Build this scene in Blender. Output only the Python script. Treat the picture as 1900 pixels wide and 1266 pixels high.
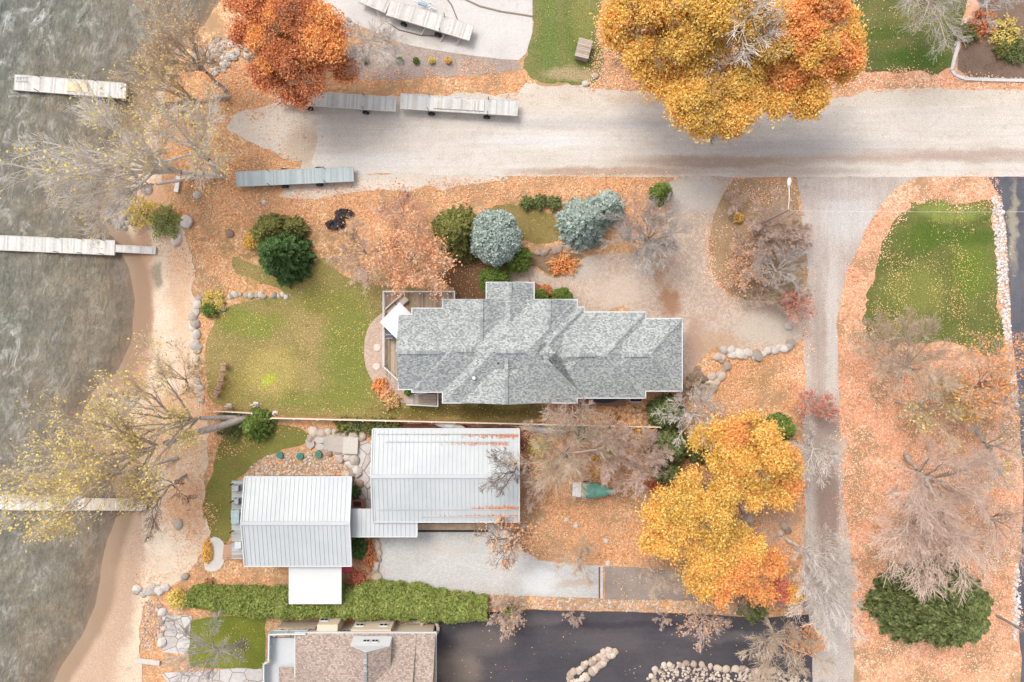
import bpy, bmesh, math, random
import numpy as np
from mathutils import Vector, geometry
sc = bpy.context.scene
for o in list(bpy.data.objects): bpy.data.objects.remove(o, do_unlink=True)
COL = sc.collection
H = 68.5; S = 18.5                      # drone height in metres, photo pixels per metre on the ground
# ---------------------------------------------------------------- camera
cd = bpy.data.cameras.new('camera'); cam = bpy.data.objects.new('camera', cd); COL.objects.link(cam)
cam.location = (0, 0, H); cam.rotation_euler = (0, 0, 0)
cd.sensor_width = 36; cd.lens = 36*H/(1900/S); cd.clip_start = 0.5; cd.clip_end = 2000
sc.camera = cam
# ---------------------------------------------------------------- world, sun
SUN_EL = math.radians(56); SUN_AZ = math.radians(-38)      # azimuth measured from +Y towards +X
wd = bpy.data.worlds.new('World'); sc.world = wd; wd.use_nodes = True
wn = wd.node_tree; bgn = wn.nodes['Background']
sky = wn.nodes.new('ShaderNodeTexSky'); sky.sky_type = 'NISHITA'; sky.sun_disc = False
sky.sun_elevation = SUN_EL; sky.sun_rotation = SUN_AZ; sky.dust_density = 4; sky.air_density = 1; sky.ozone_density = 1
hs = wn.nodes.new('ShaderNodeHueSaturation'); hs.inputs['Saturation'].default_value = 0.35
wn.links.new(sky.outputs[0], hs.inputs['Color']); wn.links.new(hs.outputs[0], bgn.inputs['Color'])
bgn.inputs['Strength'].default_value = 0.15
sl = bpy.data.lights.new('sun', 'SUN'); sl.energy = 0.8; sl.angle = math.radians(22); sl.color = (1, .955, .89)
sun = bpy.data.objects.new('sun', sl); COL.objects.link(sun)
sv = Vector((math.sin(SUN_AZ)*math.cos(SUN_EL), math.cos(SUN_AZ)*math.cos(SUN_EL), math.sin(SUN_EL)))
sun.rotation_euler = (-sv).to_track_quat('-Z', 'Y').to_euler(); sun.location = (-30, 40, 60)
sc.view_settings.view_transform = 'Standard'; sc.view_settings.look = 'None'
sc.view_settings.gamma = 1; sc.view_settings.exposure = 0.80
EXP = 1.25
# ---------------------------------------------------------------- helpers
def lin(v):
    v = v/255.; return v/12.92 if v <= .04045 else ((v+.055)/1.055)**2.4
def C(r, g, b, k=1.0):
    return tuple(min(.86, lin(v)/EXP*k) for v in (r, g, b)) + (1,)
def W(px, py, z=0.):
    k = (H-z)/H/S; return Vector(((px-950)*k, (633-py)*k, z))
def M(rpx, z=0.): return rpx/S*(H-z)/H
SHORE = [(-400,520),(-200,480),(0,425),(40,395),(80,350),(130,300),(180,275),(250,250),(330,225),(400,205),(450,238),(500,262),(560,270),(640,262),(690,238),(730,190),(780,170),(830,190),(880,222),(940,240),(1000,222),(1060,206),(1120,198),(1180,172),(1266,118),(1500,20)]
_sy = np.array([(633-a)/S for a, b in SHORE])[::-1]; _sx = np.array([(b-950)/S for a, b in SHORE])[::-1]
def shore_d(x, y): return np.asarray(x) - np.interp(y, _sy, _sx)
def hgt(x, y):
    d = shore_d(x, y)
    return np.where(d > 0, -.5+.5*np.clip(d/5.5, 0, 1)**.8, np.maximum(-.5+.09*d, -3.0))
def h1(x, y): return float(hgt(x, y))
def _hash(i, j, s):
    n = (i*374761393 + j*668265263 + s*974711).astype(np.int64) & 0x7fffffff
    n = ((n ^ (n >> 13))*1274126177) & 0x7fffffff
    return ((n ^ (n >> 16)) & 0xffff)/65535.
def vnoise(x, y, s=1., seed=0):
    x = np.asarray(x)/s; y = np.asarray(y)/s
    i = np.floor(x).astype(np.int64); j = np.floor(y).astype(np.int64); fx = x-i; fy = y-j
    fx = fx*fx*(3-2*fx); fy = fy*fy*(3-2*fy)
    a = _hash(i, j, seed); b = _hash(i+1, j, seed); c = _hash(i, j+1, seed); d = _hash(i+1, j+1, seed)
    return (a*(1-fx)+b*fx)*(1-fy)+(c*(1-fx)+d*fx)*fy
def inpoly(x, y, poly):
    r = np.zeros(len(x), bool); n = len(poly)
    for k in range(n):
        x0, y0 = poly[k]; x1, y1 = poly[(k+1) % n]
        if y0 == y1: continue
        m = ((y0 > y) != (y1 > y)) & (x < (x1-x0)*(y-y0)/(y1-y0)+x0); r ^= m
    return r
def tag(o, label=None, cat=None, group=None, kind=None):
    if label: o['label'] = label
    if cat: o['category'] = cat
    if group: o['group'] = group
    if kind: o['kind'] = kind
    return o
def link(name, me, mat=None, parent=None):
    o = bpy.data.objects.new(name, me); COL.objects.link(o)
    if mat is not None:
        for m in (mat if isinstance(mat, (list, tuple)) else [mat]): me.materials.append(m)
    if parent is not None: o.parent = parent
    return o
def empty(name, loc, label=None, cat=None, group=None):
    o = bpy.data.objects.new(name, None); o.empty_display_size = .3; COL.objects.link(o); o.location = loc
    return tag(o, label, cat, group)
def npmesh(name, V, F, smooth=False):
    V = np.ascontiguousarray(V, np.float32); F = np.ascontiguousarray(F, np.int32)
    me = bpy.data.meshes.new(name); k = F.shape[1]
    me.vertices.add(len(V)); me.vertices.foreach_set('co', V.ravel())
    me.loops.add(F.size); me.loops.foreach_set('vertex_index', F.ravel())
    me.polygons.add(len(F)); me.polygons.foreach_set('loop_start', np.arange(len(F), dtype=np.int32)*k)
    me.polygons.foreach_set('use_smooth', np.full(len(F), smooth))
    me.update(calc_edges=True); return me
class MB:
    """collects shapes, then links them as one mesh object (coordinates relative to the parent's location)"""
    def __init__(s): s.v = []; s.f = []
    def add(s, v, f):
        n = len(s.v); s.v += [tuple(p) for p in v]; s.f += [tuple(i+n for i in q) for q in f]; return s
    def box(s, c, d, rz=0., rx=0.):
        cx, cy, cz = c; hx, hy, hz = d[0]/2, d[1]/2, d[2]/2; ca, sa = math.cos(rz), math.sin(rz); cr, sr = math.cos(rx), math.sin(rx); v = []
        for x in (-hx, hx):
            for y in (-hy, hy):
                for z in (-hz, hz):
                    y2, z2 = y*cr-z*sr, y*sr+z*cr
                    v.append((cx+x*ca-y2*sa, cy+x*sa+y2*ca, cz+z2))
        return s.add(v, [(0,1,3,2),(4,6,7,5),(0,4,5,1),(2,3,7,6),(0,2,6,4),(1,5,7,3)])
    def bar(s, a, b, w, h=None):
        a = Vector(a); b = Vector(b); h = h or w; d = b-a; L = d.length; d.normalize()
        up = Vector((0,0,1)) if abs(d.z) < .9 else Vector((1,0,0)); u = d.cross(up).normalized()*w/2; t = u.cross(d).normalized()*h/2
        v = [p+i*u+j*t for p in (a, b) for i, j in ((-1,-1),(1,-1),(1,1),(-1,1))]
        return s.add(v, [(3,2,1,0),(4,5,6,7),(0,1,5,4),(1,2,6,5),(2,3,7,6),(3,0,4,7)])
    def tube(s, a, b, r0, r1=None, n=10):
        a = Vector(a); b = Vector(b); r1 = r0 if r1 is None else r1; d = (b-a).normalized()
        up = Vector((0,0,1)) if abs(d.z) < .9 else Vector((1,0,0)); u = d.cross(up).normalized(); t = u.cross(d)
        v = []
        for p, r in ((a, r0), (b, r1)):
            for k in range(n):
                an = 2*math.pi*k/n; v.append(p+u*math.cos(an)*r+t*math.sin(an)*r)
        return s.add(v, [tuple(range(n-1, -1, -1)), tuple(range(n, 2*n))]+[(k, (k+1) % n, n+(k+1) % n, n+k) for k in range(n)])
    def prism(s, pts, z0, z1):
        n = len(pts); v = [(p[0], p[1], z0) for p in pts]+[(p[0], p[1], z1) for p in pts]
        return s.add(v, [tuple(range(n-1, -1, -1)), tuple(range(n, 2*n))]+[(k, (k+1) % n, n+(k+1) % n, n+k) for k in range(n)])
    def loft(s, rings, cap=True):
        n = len(rings[0]); v = [p for r in rings for p in r]; f = []
        for i in range(len(rings)-1):
            for k in range(n): f.append((i*n+k, i*n+(k+1) % n, (i+1)*n+(k+1) % n, (i+1)*n+k))
        if cap: f += [tuple(range(n-1, -1, -1)), tuple(range((len(rings)-1)*n, len(rings)*n))]
        return s.add(v, f)
    def build(s, name, mat, parent=None, smooth=False, bevel=0):
        off = Vector(parent.location) if parent is not None and parent.type == 'EMPTY' else Vector((0,0,0))
        if parent is not None and parent.type != 'EMPTY' and parent.parent is not None: off = Vector(parent.parent.location)
        me = bpy.data.meshes.new(name); me.from_pydata([tuple(Vector(p)-off) for p in s.v], [], s.f); me.update()
        bm = bmesh.new(); bm.from_mesh(me); bmesh.ops.recalc_face_normals(bm, faces=bm.faces)
        if bevel: bmesh.ops.bevel(bm, geom=bm.edges, offset=bevel, segments=1, affect='EDGES')
        bm.to_mesh(me); bm.free()
        if smooth:
            for p in me.polygons: p.use_smooth = True
        return link(name, me, mat, parent)
# ---------------------------------------------------------------- materials
class NT:
    def __init__(s, name, rough=.9, spec=.2):
        s.m = bpy.data.materials.new(name); s.m.use_nodes = True; s.t = s.m.node_tree; s.b = s.t.nodes['Principled BSDF']
        s.b.inputs['Roughness'].default_value = rough; s.b.inputs['Specular IOR Level'].default_value = spec
    def n(s, typ, **kw):
        nd = s.t.nodes.new('ShaderNode'+typ)
        for k, v in kw.items():
            if k.startswith('_'): setattr(nd, k[1:], v)
            else: nd.inputs[k.replace('_', ' ')].default_value = v
        return nd
    def l(s, a, b): s.t.links.new(a, b)
    def pos(s):
        if not hasattr(s, 'p'): s.p = s.n('NewGeometry').outputs['Position']
        return s.p
    def noise(s, scale, detail=3, rough=.55, vec=None, dist=0):
        nd = s.n('TexNoise', Scale=scale, Detail=detail, Roughness=rough, Distortion=dist); s.l(vec or s.pos(), nd.inputs['Vector']); return nd
    def ramp(s, fac, stops, interp='LINEAR'):
        r = s.n('ValToRGB'); r.color_ramp.interpolation = interp; e = r.color_ramp.elements
        while len(e) < len(stops): e.new(.5)
        for q, (p, c) in zip(e, stops): q.position = p; q.color = c if len(c) == 4 else tuple(c)+(1,)
        s.l(fac, r.inputs[0]); return r.outputs[0]
    def mix(s, fac, a, b, mode='MIX'):
        m = s.n('Mix', _data_type='RGBA', _blend_type=mode)
        for sock, v in ((m.inputs[0], fac), (m.inputs[6], a), (m.inputs[7], b)):
            if isinstance(v, (int, float, tuple)): sock.default_value = v
            else: s.l(v, sock)
        return m.outputs[2]
    def math(s, op, a, b=None, clamp=False):
        m = s.n('Math', _operation=op, _use_clamp=clamp)
        for k, v in enumerate((a, b)):
            if v is None: continue
            if isinstance(v, (int, float)): m.inputs[k].default_value = v
            else: s.l(v, m.inputs[k])
        return m.outputs[0]
    def rng(s, v, a, b, c=0., d=1., smooth=True):
        m = s.n('MapRange', _interpolation_type='SMOOTHSTEP' if smooth else 'LINEAR'); s.l(v, m.inputs[0])
        for k, q in enumerate((a, b, c, d)): m.inputs[k+1].default_value = q
        return m.outputs[0]
    def bump(s, h, strength=.4, dist=.05):
        b = s.n('Bump', Strength=strength, Distance=dist); s.l(h, b.inputs['Height']); s.l(b.outputs[0], s.b.inputs['Normal'])
    def blobs(s, col, blobs, warp=1.2):
        """blobs: (px, py, rx_px, ry_px, colour, amount) : patches of other ground and of painted shade, with irregular outlines"""
        if not blobs: return col
        w = s.noise(.45, 4, .65); v = s.n('VectorMath', _operation='SUBTRACT'); s.l(w.outputs['Color'], v.inputs[0]); v.inputs[1].default_value = (.5,.5,.5)
        v2 = s.n('VectorMath', _operation='SCALE'); s.l(v.outputs[0], v2.inputs[0]); v2.inputs['Scale'].default_value = warp*2.4
        v3 = s.n('VectorMath', _operation='ADD'); s.l(v2.outputs[0], v3.inputs[0]); s.l(s.pos(), v3.inputs[1])
        for px, py, rx, ry, c, a in blobs:
            q = W(px, py); u = s.n('VectorMath', _operation='SUBTRACT'); s.l(v3.outputs[0], u.inputs[0]); u.inputs[1].default_value = (q.x, q.y, 0)
            m = s.n('VectorMath', _operation='MULTIPLY'); s.l(u.outputs[0], m.inputs[0]); m.inputs[1].default_value = (S/rx, S/ry, 0)
            ln = s.n('VectorMath', _operation='LENGTH'); s.l(m.outputs[0], ln.inputs[0])
            col = s.mix(s.rng(ln.outputs['Value'], 1.25, .45, 0, a), col, c)
        return col
    def wet(s, col, c):
        z = s.n('SeparateXYZ'); s.l(s.pos(), z.inputs[0]); return s.mix(s.rng(z.outputs[2], -.34, -.46, 0, .9), col, c)
    def out(s, col): s.l(col, s.b.inputs['Base Color']); return s.m
def plain(name, c, rough=.7, spec=.3, var=.12, scale=3., metal=0):
    t = NT(name, rough, spec); d = tuple(v*(1-var) for v in c[:3])+(1,); e = tuple(min(.9, v*(1+var)) for v in c[:3])+(1,)
    n1 = t.noise(scale, 5, .65); col = t.ramp(n1.outputs[0], [(.3, d), (.7, e)]); t.b.inputs['Metallic'].default_value = metal
    return t.out(col)
def ground_mat(name, c1, c2, c3=None, big=.25, fine=9., blobs=(), bumpy=.5, fine_amt=.35, rough=.95, warp=1.2, streak=None, wet=None):
    t = NT(name, rough, .15)
    a = t.noise(big, 5, .6); col = t.ramp(a.outputs[0], [(.32, c1), (.68, c2)])
    if c3: b = t.noise(big*4.3, 4, .7); col = t.mix(t.rng(b.outputs[0], .52, .7, 0, .75), col, c3)
    col = t.blobs(col, blobs, warp)
    f = t.noise(fine, 3, .7); g = t.noise(fine*3.1, 2, .6)
    if streak:
        mp = t.n('Mapping', Scale=streak); t.l(t.pos(), mp.inputs[0]); st = t.noise(1., 4, .6, vec=mp.outputs[0])
        col = t.mix(.5, col, t.ramp(st.outputs[0], [(.3, (.43,.42,.41,1)), (.7, (.57,.57,.57,1))]), 'OVERLAY')
    col = t.mix(fine_amt, col, t.ramp(f.outputs[0], [(.3, (.12,.12,.12,1)), (.7, (.88,.88,.88,1))]), 'OVERLAY')
    col = t.mix(fine_amt*.8, col, t.ramp(g.outputs[0], [(.3, (.2,.2,.2,1)), (.7, (.8,.8,.8,1))]), 'OVERLAY')
    if wet: col = t.wet(col, wet)
    t.bump(f.outputs[0], bumpy, .06); return t.out(col)
def palette(name, cols, clump=.5, k_noise=.8, transl=.3, rough=.8, gain=1.3):
    cols = [tuple(min(.88, v*gain) for v in c[:3])+(1,) for c in cols]
    """every separate leaf gets its own colour out of a run of colours, with slow drifts through the crown"""
    t = NT(name, rough, .15); g = t.n('NewGeometry'); n = t.noise(clump, 3, .6)
    f = t.math('ADD', t.math('MULTIPLY', g.outputs['Random Per Island'], .62), t.math('MULTIPLY', t.rng(n.outputs[0], .3, .7, 0, 1), .38*k_noise))
    st = [(i/(len(cols)-1), c) for i, c in enumerate(cols)]
    col = t.ramp(f, st)
    if transl:
        tr = t.n('BsdfTranslucent'); t.l(col, tr.inputs[0]); mx = t.n('MixShader'); mx.inputs[0].default_value = transl
        t.l(t.b.outputs[0], mx.inputs[1]); t.l(tr.outputs[0], mx.inputs[2]); t.l(mx.outputs[0], t.t.nodes['Material Output'].inputs[0])
    return t.out(col)
def litter_mat(name, cols, cell=7., under=None, blobs=(), cols2=None, cover=.5):
    t = NT(name, .95, .1)
    w = t.noise(6, 3, .6); vv = t.n('VectorMath', _operation='SCALE', Scale=.25); t.l(w.outputs['Color'], vv.inputs[0])
    va = t.n('VectorMath', _operation='ADD'); t.l(vv.outputs[0], va.inputs[0]); t.l(t.pos(), va.inputs[1])
    vo = t.n('TexVoronoi', Scale=cell); t.l(va.outputs[0], vo.inputs['Vector'])
    sp = t.n('SeparateColor'); t.l(vo.outputs['Color'], sp.inputs[0])
    n = t.noise(.22, 5, .7); f = t.math('ADD', t.math('MULTIPLY', sp.outputs[0], .6), t.math('MULTIPLY', t.rng(n.outputs[0], .3, .7), .4))
    col = t.ramp(f, [(i/(len(cols)-1), c) for i, c in enumerate(cols)])
    if cols2:      # a second mix of fallen leaves lies west of the lane
        xx = t.n('SeparateXYZ'); t.l(t.pos(), xx.inputs[0]); col = t.mix(t.rng(t.math('ADD', xx.outputs[0], t.math('MULTIPLY', n.outputs[0], 8)), 31, 35), t.ramp(f, [(i/(len(cols2)-1), c) for i, c in enumerate(cols2)]), col)
    if under:
        nb = t.noise(.3, 6, .7); nb2 = t.noise(2.2, 3, .6)
        ff = t.math('ADD', t.math('MULTIPLY', nb.outputs[0], .75), t.math('MULTIPLY', nb2.outputs[0], .25))
        fn = t.noise(11, 3, .7); uc = t.mix(.4, under, t.ramp(fn.outputs[0], [(.3, (.15,.15,.15,1)), (.7, (.85,.85,.85,1))]), 'OVERLAY')
        uc = t.blobs(uc, blobs)
        col = t.mix(t.rng(ff, cover-.06, cover+.06), uc, col)
    else: col = t.blobs(col, blobs)
    t.bump(sp.outputs[1], .5, .06); return t.out(col)
def paver_mat(name, c1, c2, grout, sx=.22, sy=.11, blobs=(), rot=0.):
    t = NT(name, .92, .15); mp = t.n('Mapping', Rotation=(0, 0, rot)); t.l(t.pos(), mp.inputs[0])
    b = t.n('TexBrick', Color1=c1, Color2=c2, Mortar=grout, Scale=1., Mortar_Size=.012, Brick_Width=sx, Row_Height=sy, Bias=0.); t.l(mp.outputs[0], b.inputs['Vector'])
    n = t.noise(.3, 6, .65); col = t.mix(.55, b.outputs[0], t.ramp(n.outputs[0], [(.3, (.43,.42,.41,1)), (.7, (.60,.59,.58,1))]), 'OVERLAY')
    col = t.blobs(col, blobs); f = t.noise(10, 3, .7); col = t.mix(.25, col, t.ramp(f.outputs[0], [(.3, (.15,.15,.15,1)), (.7, (.85,.85,.85,1))]), 'OVERLAY')
    t.bump(f.outputs[0], .3, .02); return t.out(col)
def shingle_mat(name, c1, c2, c3):
    t = NT(name, .95, .1); b = t.n('TexBrick', Color1=(0,0,0,1), Color2=(1,1,1,1), Mortar=(.2,.2,.2,1), Scale=1., Mortar_Size=.014, Brick_Width=.19, Row_Height=.125); t.l(t.pos(), b.inputs['Vector'])
    n = t.noise(7, 3, .8); sp = t.math('ADD', t.math('MULTIPLY', b.outputs[0], .6), t.math('MULTIPLY', n.outputs[0], .5))
    col = t.ramp(sp, [(.15, c1), (.5, c2), (.9, c3)]); d = t.noise(.4, 5, .6)
    col = t.mix(.35, col, t.ramp(d.outputs[0], [(.3, (.4,.4,.4,1)), (.7, (.62,.62,.6,1))]), 'OVERLAY')
    t.bump(sp, .35, .03); return t.out(col)
def wood_mat(name, cols, rough=.85):
    t = NT(name, rough, .2); g = t.n('NewGeometry'); n = t.noise(2.5, 5, .7); n2 = t.noise(22, 3, .7)
    f = t.math('ADD', t.math('MULTIPLY', g.outputs['Random Per Island'], .5), t.math('MULTIPLY', n.outputs[0], .5))
    col = t.ramp(f, [(.15+.7*i/(len(cols)-1), c) for i, c in enumerate(cols)])
    col = t.mix(.3, col, t.ramp(n2.outputs[0], [(.3, (.2,.2,.2,1)), (.7, (.8,.8,.8,1))]), 'OVERLAY'); return t.out(col)
def stone_mat(name, c1, c2, c3):
    t = NT(name, .9, .2); oi = t.n('ObjectInfo'); g = t.n('NewGeometry'); n = t.noise(2.8, 5, .7)
    r = t.math('FRACT', t.math('ADD', oi.outputs['Random'], g.outputs['Random Per Island']))
    f = t.math('ADD', t.math('MULTIPLY', r, .6), t.math('MULTIPLY', n.outputs[0], .4)); col = t.ramp(f, [(.1, c1), (.45, c2), (.85, c3)])
    t.bump(n.outputs[0], .5, .08); return t.out(col)
def bark_mat(name, c1, c2):
    t = NT(name, .95, .1); n = t.noise(4, 4, .7); return t.out(t.ramp(n.outputs[0], [(.3, c1), (.7, c2)]))
# ---------------------------------------------------------------- palettes
G1, G2, G3 = C(118,128,62), C(160,155,88), C(172,150,100)
LIT_PINK = [C(148,96,72), C(214,148,114), C(242,180,142), C(228,160,122), C(250,210,176), C(196,126,92), C(254,228,198), C(220,150,114)]
LIT_OR = [C(140,80,46), C(196,112,58), C(226,146,84), C(206,124,70), C(240,176,112), C(172,98,52), C(246,200,140)]
LIT_RUST = [C(120,66,42), C(176,96,58), C(206,124,80), C(190,106,66), C(226,152,104), C(150,80,50), C(236,176,130)]
# ---------------------------------------------------------------- setting: ground, water, beach
def grid_axis(lo, hi, a, b, fine):
    core = np.arange(a, b+1e-6, fine); L = a-np.cumsum(np.geomspace(fine*2, (a-lo)*.35, 9))[::-1]; R = b+np.cumsum(np.geomspace(fine*2, (hi-b)*.35, 9))
    return np.concatenate([L[L > lo], core, R[R < hi]])
def gridmesh(name, xs, ys, zf):
    X, Y = np.meshgrid(xs, ys); Z = zf(X, Y); nx, ny = len(xs), len(ys)
    V = np.stack([X.ravel(), Y.ravel(), Z.ravel()], 1); I = np.arange(nx*ny).reshape(ny, nx)
    F = np.stack([I[:-1, :-1].ravel(), I[:-1, 1:].ravel(), I[1:, 1:].ravel(), I[1:, :-1].ravel()], 1)
    return npmesh(name, V, F, True), X, Y
me, _, _ = gridmesh('ground', grid_axis(-400, 400, -62, 62, 1.), grid_axis(-400, 400, -44, 44, 1.), hgt)
gb = [(520,470,150,70,C(150,120,80),.7), (470,520,60,50,C(156,140,80),.8), (960,420,120,40,C(128,116,68),.9), (1100,560,10,10,C(120,96,70),.5),
      (1000,765,260,16,C(104,84,54),.85), (1150,765,110,22,C(112,84,62),.9), (820,765,120,16,C(110,96,52),.8), (860,530,60,30,C(104,74,54),.9),  # dark bands below the house and patch above it are shade put into colour
      (1360,700,90,50,C(172,140,96),.8), (1440,1000,50,60,C(190,172,160),.85), (1290,690,40,60,C(170,140,118),.9), (620,380,60,40,C(190,140,92),.6),
      (440,1160,60,60,C(132,132,68),.8), (1390,440,60,80,C(160,136,100),.7), (540,230,60,50,C(206,190,174),.9), (480,140,60,40,C(208,180,150),.8), (1850,60,80,70,C(140,112,92),.9)]
ground = link('ground', me, litter_mat('ground_leaf_litter', LIT_PINK, 7.5, cols2=[C(124,86,62), C(196,136,96), C(228,172,124), C(206,148,104), C(240,200,156), C(174,116,82), C(246,220,180), C(200,140,98)], under=C(180,146,112), blobs=gb, cover=.475)); tag(ground, kind='structure')
# lake
def wave(X, Y):
    rn = np.random.default_rng(3); z = np.zeros_like(X); d = -shore_d(X, Y); amp = np.clip(d/9, .12, 1)
    for k in range(26):
        lam = rn.uniform(.9, 4.2); a = math.radians(rn.normal(200, 24)); kx, ky = math.cos(a)*6.283/lam, math.sin(a)*6.283/lam
        ph = rn.uniform(0, 6.28)+2.2*vnoise(X, Y, 4.5, k)*2; z += .014*lam**.9*(1-np.abs(np.sin((kx*X+ky*Y+ph)/2)))
    return -.66+z*amp*1.25
xs = np.concatenate([-62-np.cumsum(np.geomspace(.6, 90, 14))[::-1], np.arange(-62, -20, .17)]); ys = np.concatenate([-44-np.cumsum(np.geomspace(.6, 90, 14))[::-1], np.arange(-44, 44, .17), 44+np.cumsum(np.geomspace(.6, 90, 14))])
me, X, Y = gridmesh('water', xs, ys, wave)
at = me.attributes.new('depth', 'FLOAT', 'POINT'); at.data.foreach_set('value', np.clip(-shore_d(X, Y), -5, 60).ravel().astype(np.float32))
t = NT('lake_water', .12, .6); da = t.n('Attribute', _attribute_name='depth').outputs['Fac']
n = t.noise(.16, 5, .65); n2 = t.noise(.7, 4, .7)
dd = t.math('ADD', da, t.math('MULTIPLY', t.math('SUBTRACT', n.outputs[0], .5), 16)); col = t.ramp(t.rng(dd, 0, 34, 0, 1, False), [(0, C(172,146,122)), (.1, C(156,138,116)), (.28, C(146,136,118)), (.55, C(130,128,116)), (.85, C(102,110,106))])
col = t.mix(.5, col, t.ramp(n2.outputs[0], [(.3, (.24,.26,.27,1)), (.72, (.66,.66,.64,1))]), 'OVERLAY')
mp = t.n('Mapping', Scale=(1., .45, 1), Rotation=(0, 0, math.radians(-25))); t.l(t.pos(), mp.inputs[0])
fw = t.noise(2.6, 7, .72, vec=mp.outputs[0], dist=1.2); t.bump(fw.outputs[0], 1., .3)
def rotscale(rot, sy):
    a_ = t.n('Mapping', Rotation=(0, 0, math.radians(rot))); t.l(t.pos(), a_.inputs[0]); b_ = t.n('Mapping', Scale=(1., sy, 1)); t.l(a_.outputs[0], b_.inputs[0]); return b_
mp = rotscale(32, .45)
# pale broken crest lines running up and right, sky reflection put into the colour, with foam flecks where they are sharpest
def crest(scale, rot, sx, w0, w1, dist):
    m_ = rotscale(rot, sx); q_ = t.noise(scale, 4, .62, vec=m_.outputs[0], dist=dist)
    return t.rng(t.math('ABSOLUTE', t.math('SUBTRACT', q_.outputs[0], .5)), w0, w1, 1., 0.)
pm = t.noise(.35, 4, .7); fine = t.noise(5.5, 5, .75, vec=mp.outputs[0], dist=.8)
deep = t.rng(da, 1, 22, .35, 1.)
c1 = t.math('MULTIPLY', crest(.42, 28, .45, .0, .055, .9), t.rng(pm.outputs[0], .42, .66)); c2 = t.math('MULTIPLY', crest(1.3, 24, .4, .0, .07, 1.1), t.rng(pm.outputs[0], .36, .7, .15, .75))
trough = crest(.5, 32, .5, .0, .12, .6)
col = t.mix(t.math('MULTIPLY', trough, .3), col, C(92,96,86)); col = t.mix(.55, col, t.ramp(fine.outputs[0], [(.28, (.2,.2,.2,1)), (.72, (.8,.8,.8,1))]), 'OVERLAY')  # dark troughs and fine ripple tone paint the wave shading into the colour
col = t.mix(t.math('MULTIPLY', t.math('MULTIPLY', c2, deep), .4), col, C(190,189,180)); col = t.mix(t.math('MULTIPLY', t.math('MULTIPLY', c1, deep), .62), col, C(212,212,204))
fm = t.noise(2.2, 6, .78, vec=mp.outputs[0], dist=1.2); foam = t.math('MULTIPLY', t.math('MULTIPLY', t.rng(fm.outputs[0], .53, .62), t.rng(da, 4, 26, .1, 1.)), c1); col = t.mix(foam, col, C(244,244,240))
t.l(t.rng(da, .0, 5., .3, 1.), t.b.inputs['Alpha']); t.b.inputs['IOR'].default_value = 1.33
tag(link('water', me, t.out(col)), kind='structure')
# sheets of ground cover
def resample(pts, step, jag, seed, closed=True):
    out = []; n = len(pts); rn = random.Random(seed)
    for i in range(n if closed else n-1):
        a = Vector(pts[i]); b = Vector(pts[(i+1) % n]); L = (b-a).length; k = max(1, int(L/step)); nr = Vector((-(b-a).y, (b-a).x))/max(L, 1e-6)
        for j in range(k):
            p = a+(b-a)*j/k
            if j or jag > .1:
                w = (float(vnoise(p.x, p.y, 1.7, seed))-.5)*2*jag+(float(vnoise(p.x, p.y, .45, seed+5))-.5)*jag; p = p+nr*w
            out.append(p)
    return out
def smoothpoly(pts, it=2):
    pts = [Vector(p) for p in pts]
    for _ in range(it):
        q = []
        for i in range(len(pts)):
            a, b = pts[i], pts[(i+1) % len(pts)]; q += [a*.75+b*.25, a*.25+b*.75]
        pts = q
    return pts
def sheet(name, px, z, mat, jag=.15, smooth=0, follow=False, seed=1, kind='structure', step=.45, parent=None, thick=0.):
    pts = [W(*p).xy for p in px]
    if smooth: pts = smoothpoly(pts, smooth)
    pts = resample(pts, step, jag, seed) if jag else pts
    bm = bmesh.new(); tri = geometry.tessellate_polygon([[Vector((p.x, p.y, 0)) for p in pts]])
    vs = [bm.verts.new((p.x, p.y, 0)) for p in pts]
    for tr in tri:
        try: bm.faces.new([vs[i] for i in tr])
        except ValueError: pass
    if follow:
        for ax, lo, hi in ((0, -56, -20), (1, -44, 44)):
            for k in range(lo, hi):
                no = Vector((1,0,0)) if ax == 0 else Vector((0,1,0)); co = no*k
                bmesh.ops.bisect_plane(bm, geom=bm.verts[:]+bm.edges[:]+bm.faces[:], plane_co=co, plane_no=no)
    for v in bm.verts: v.co.z = h1(v.co.x, v.co.y)+z if follow else z
    bmesh.ops.recalc_face_normals(bm, faces=bm.faces)
    if bm.faces and sum(f.normal.z for f in bm.faces) < 0: bmesh.ops.reverse_faces(bm, faces=bm.faces[:])
    if thick:
        r = bmesh.ops.extrude_face_region(bm, geom=bm.faces[:])
        for v in [g for g in r['geom'] if isinstance(g, bmesh.types.BMVert)]: v.co.z += thick
    me = bpy.data.meshes.new(name); bm.to_mesh(me); bm.free(); o = link(name, me, mat, parent)
    if kind: tag(o, kind=kind)
    return o
SAND = [(380,-60),(372,30),(330,110),(300,180),(290,260),(300,330),(318,400),(350,440),(360,500),(362,560),(362,640),(368,690),(385,740),(380,800),(385,870),(372,930),(400,1000),(330,1080),(262,1110),(262,1170),(262,1290),(60,1290),(60,1200),(150,1100),(170,1000),(160,900),(90,860),(90,740),(180,700),(200,620),(200,520),(180,440),(130,380),(160,220),(240,120),(300,40),(360,-60)]
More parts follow.
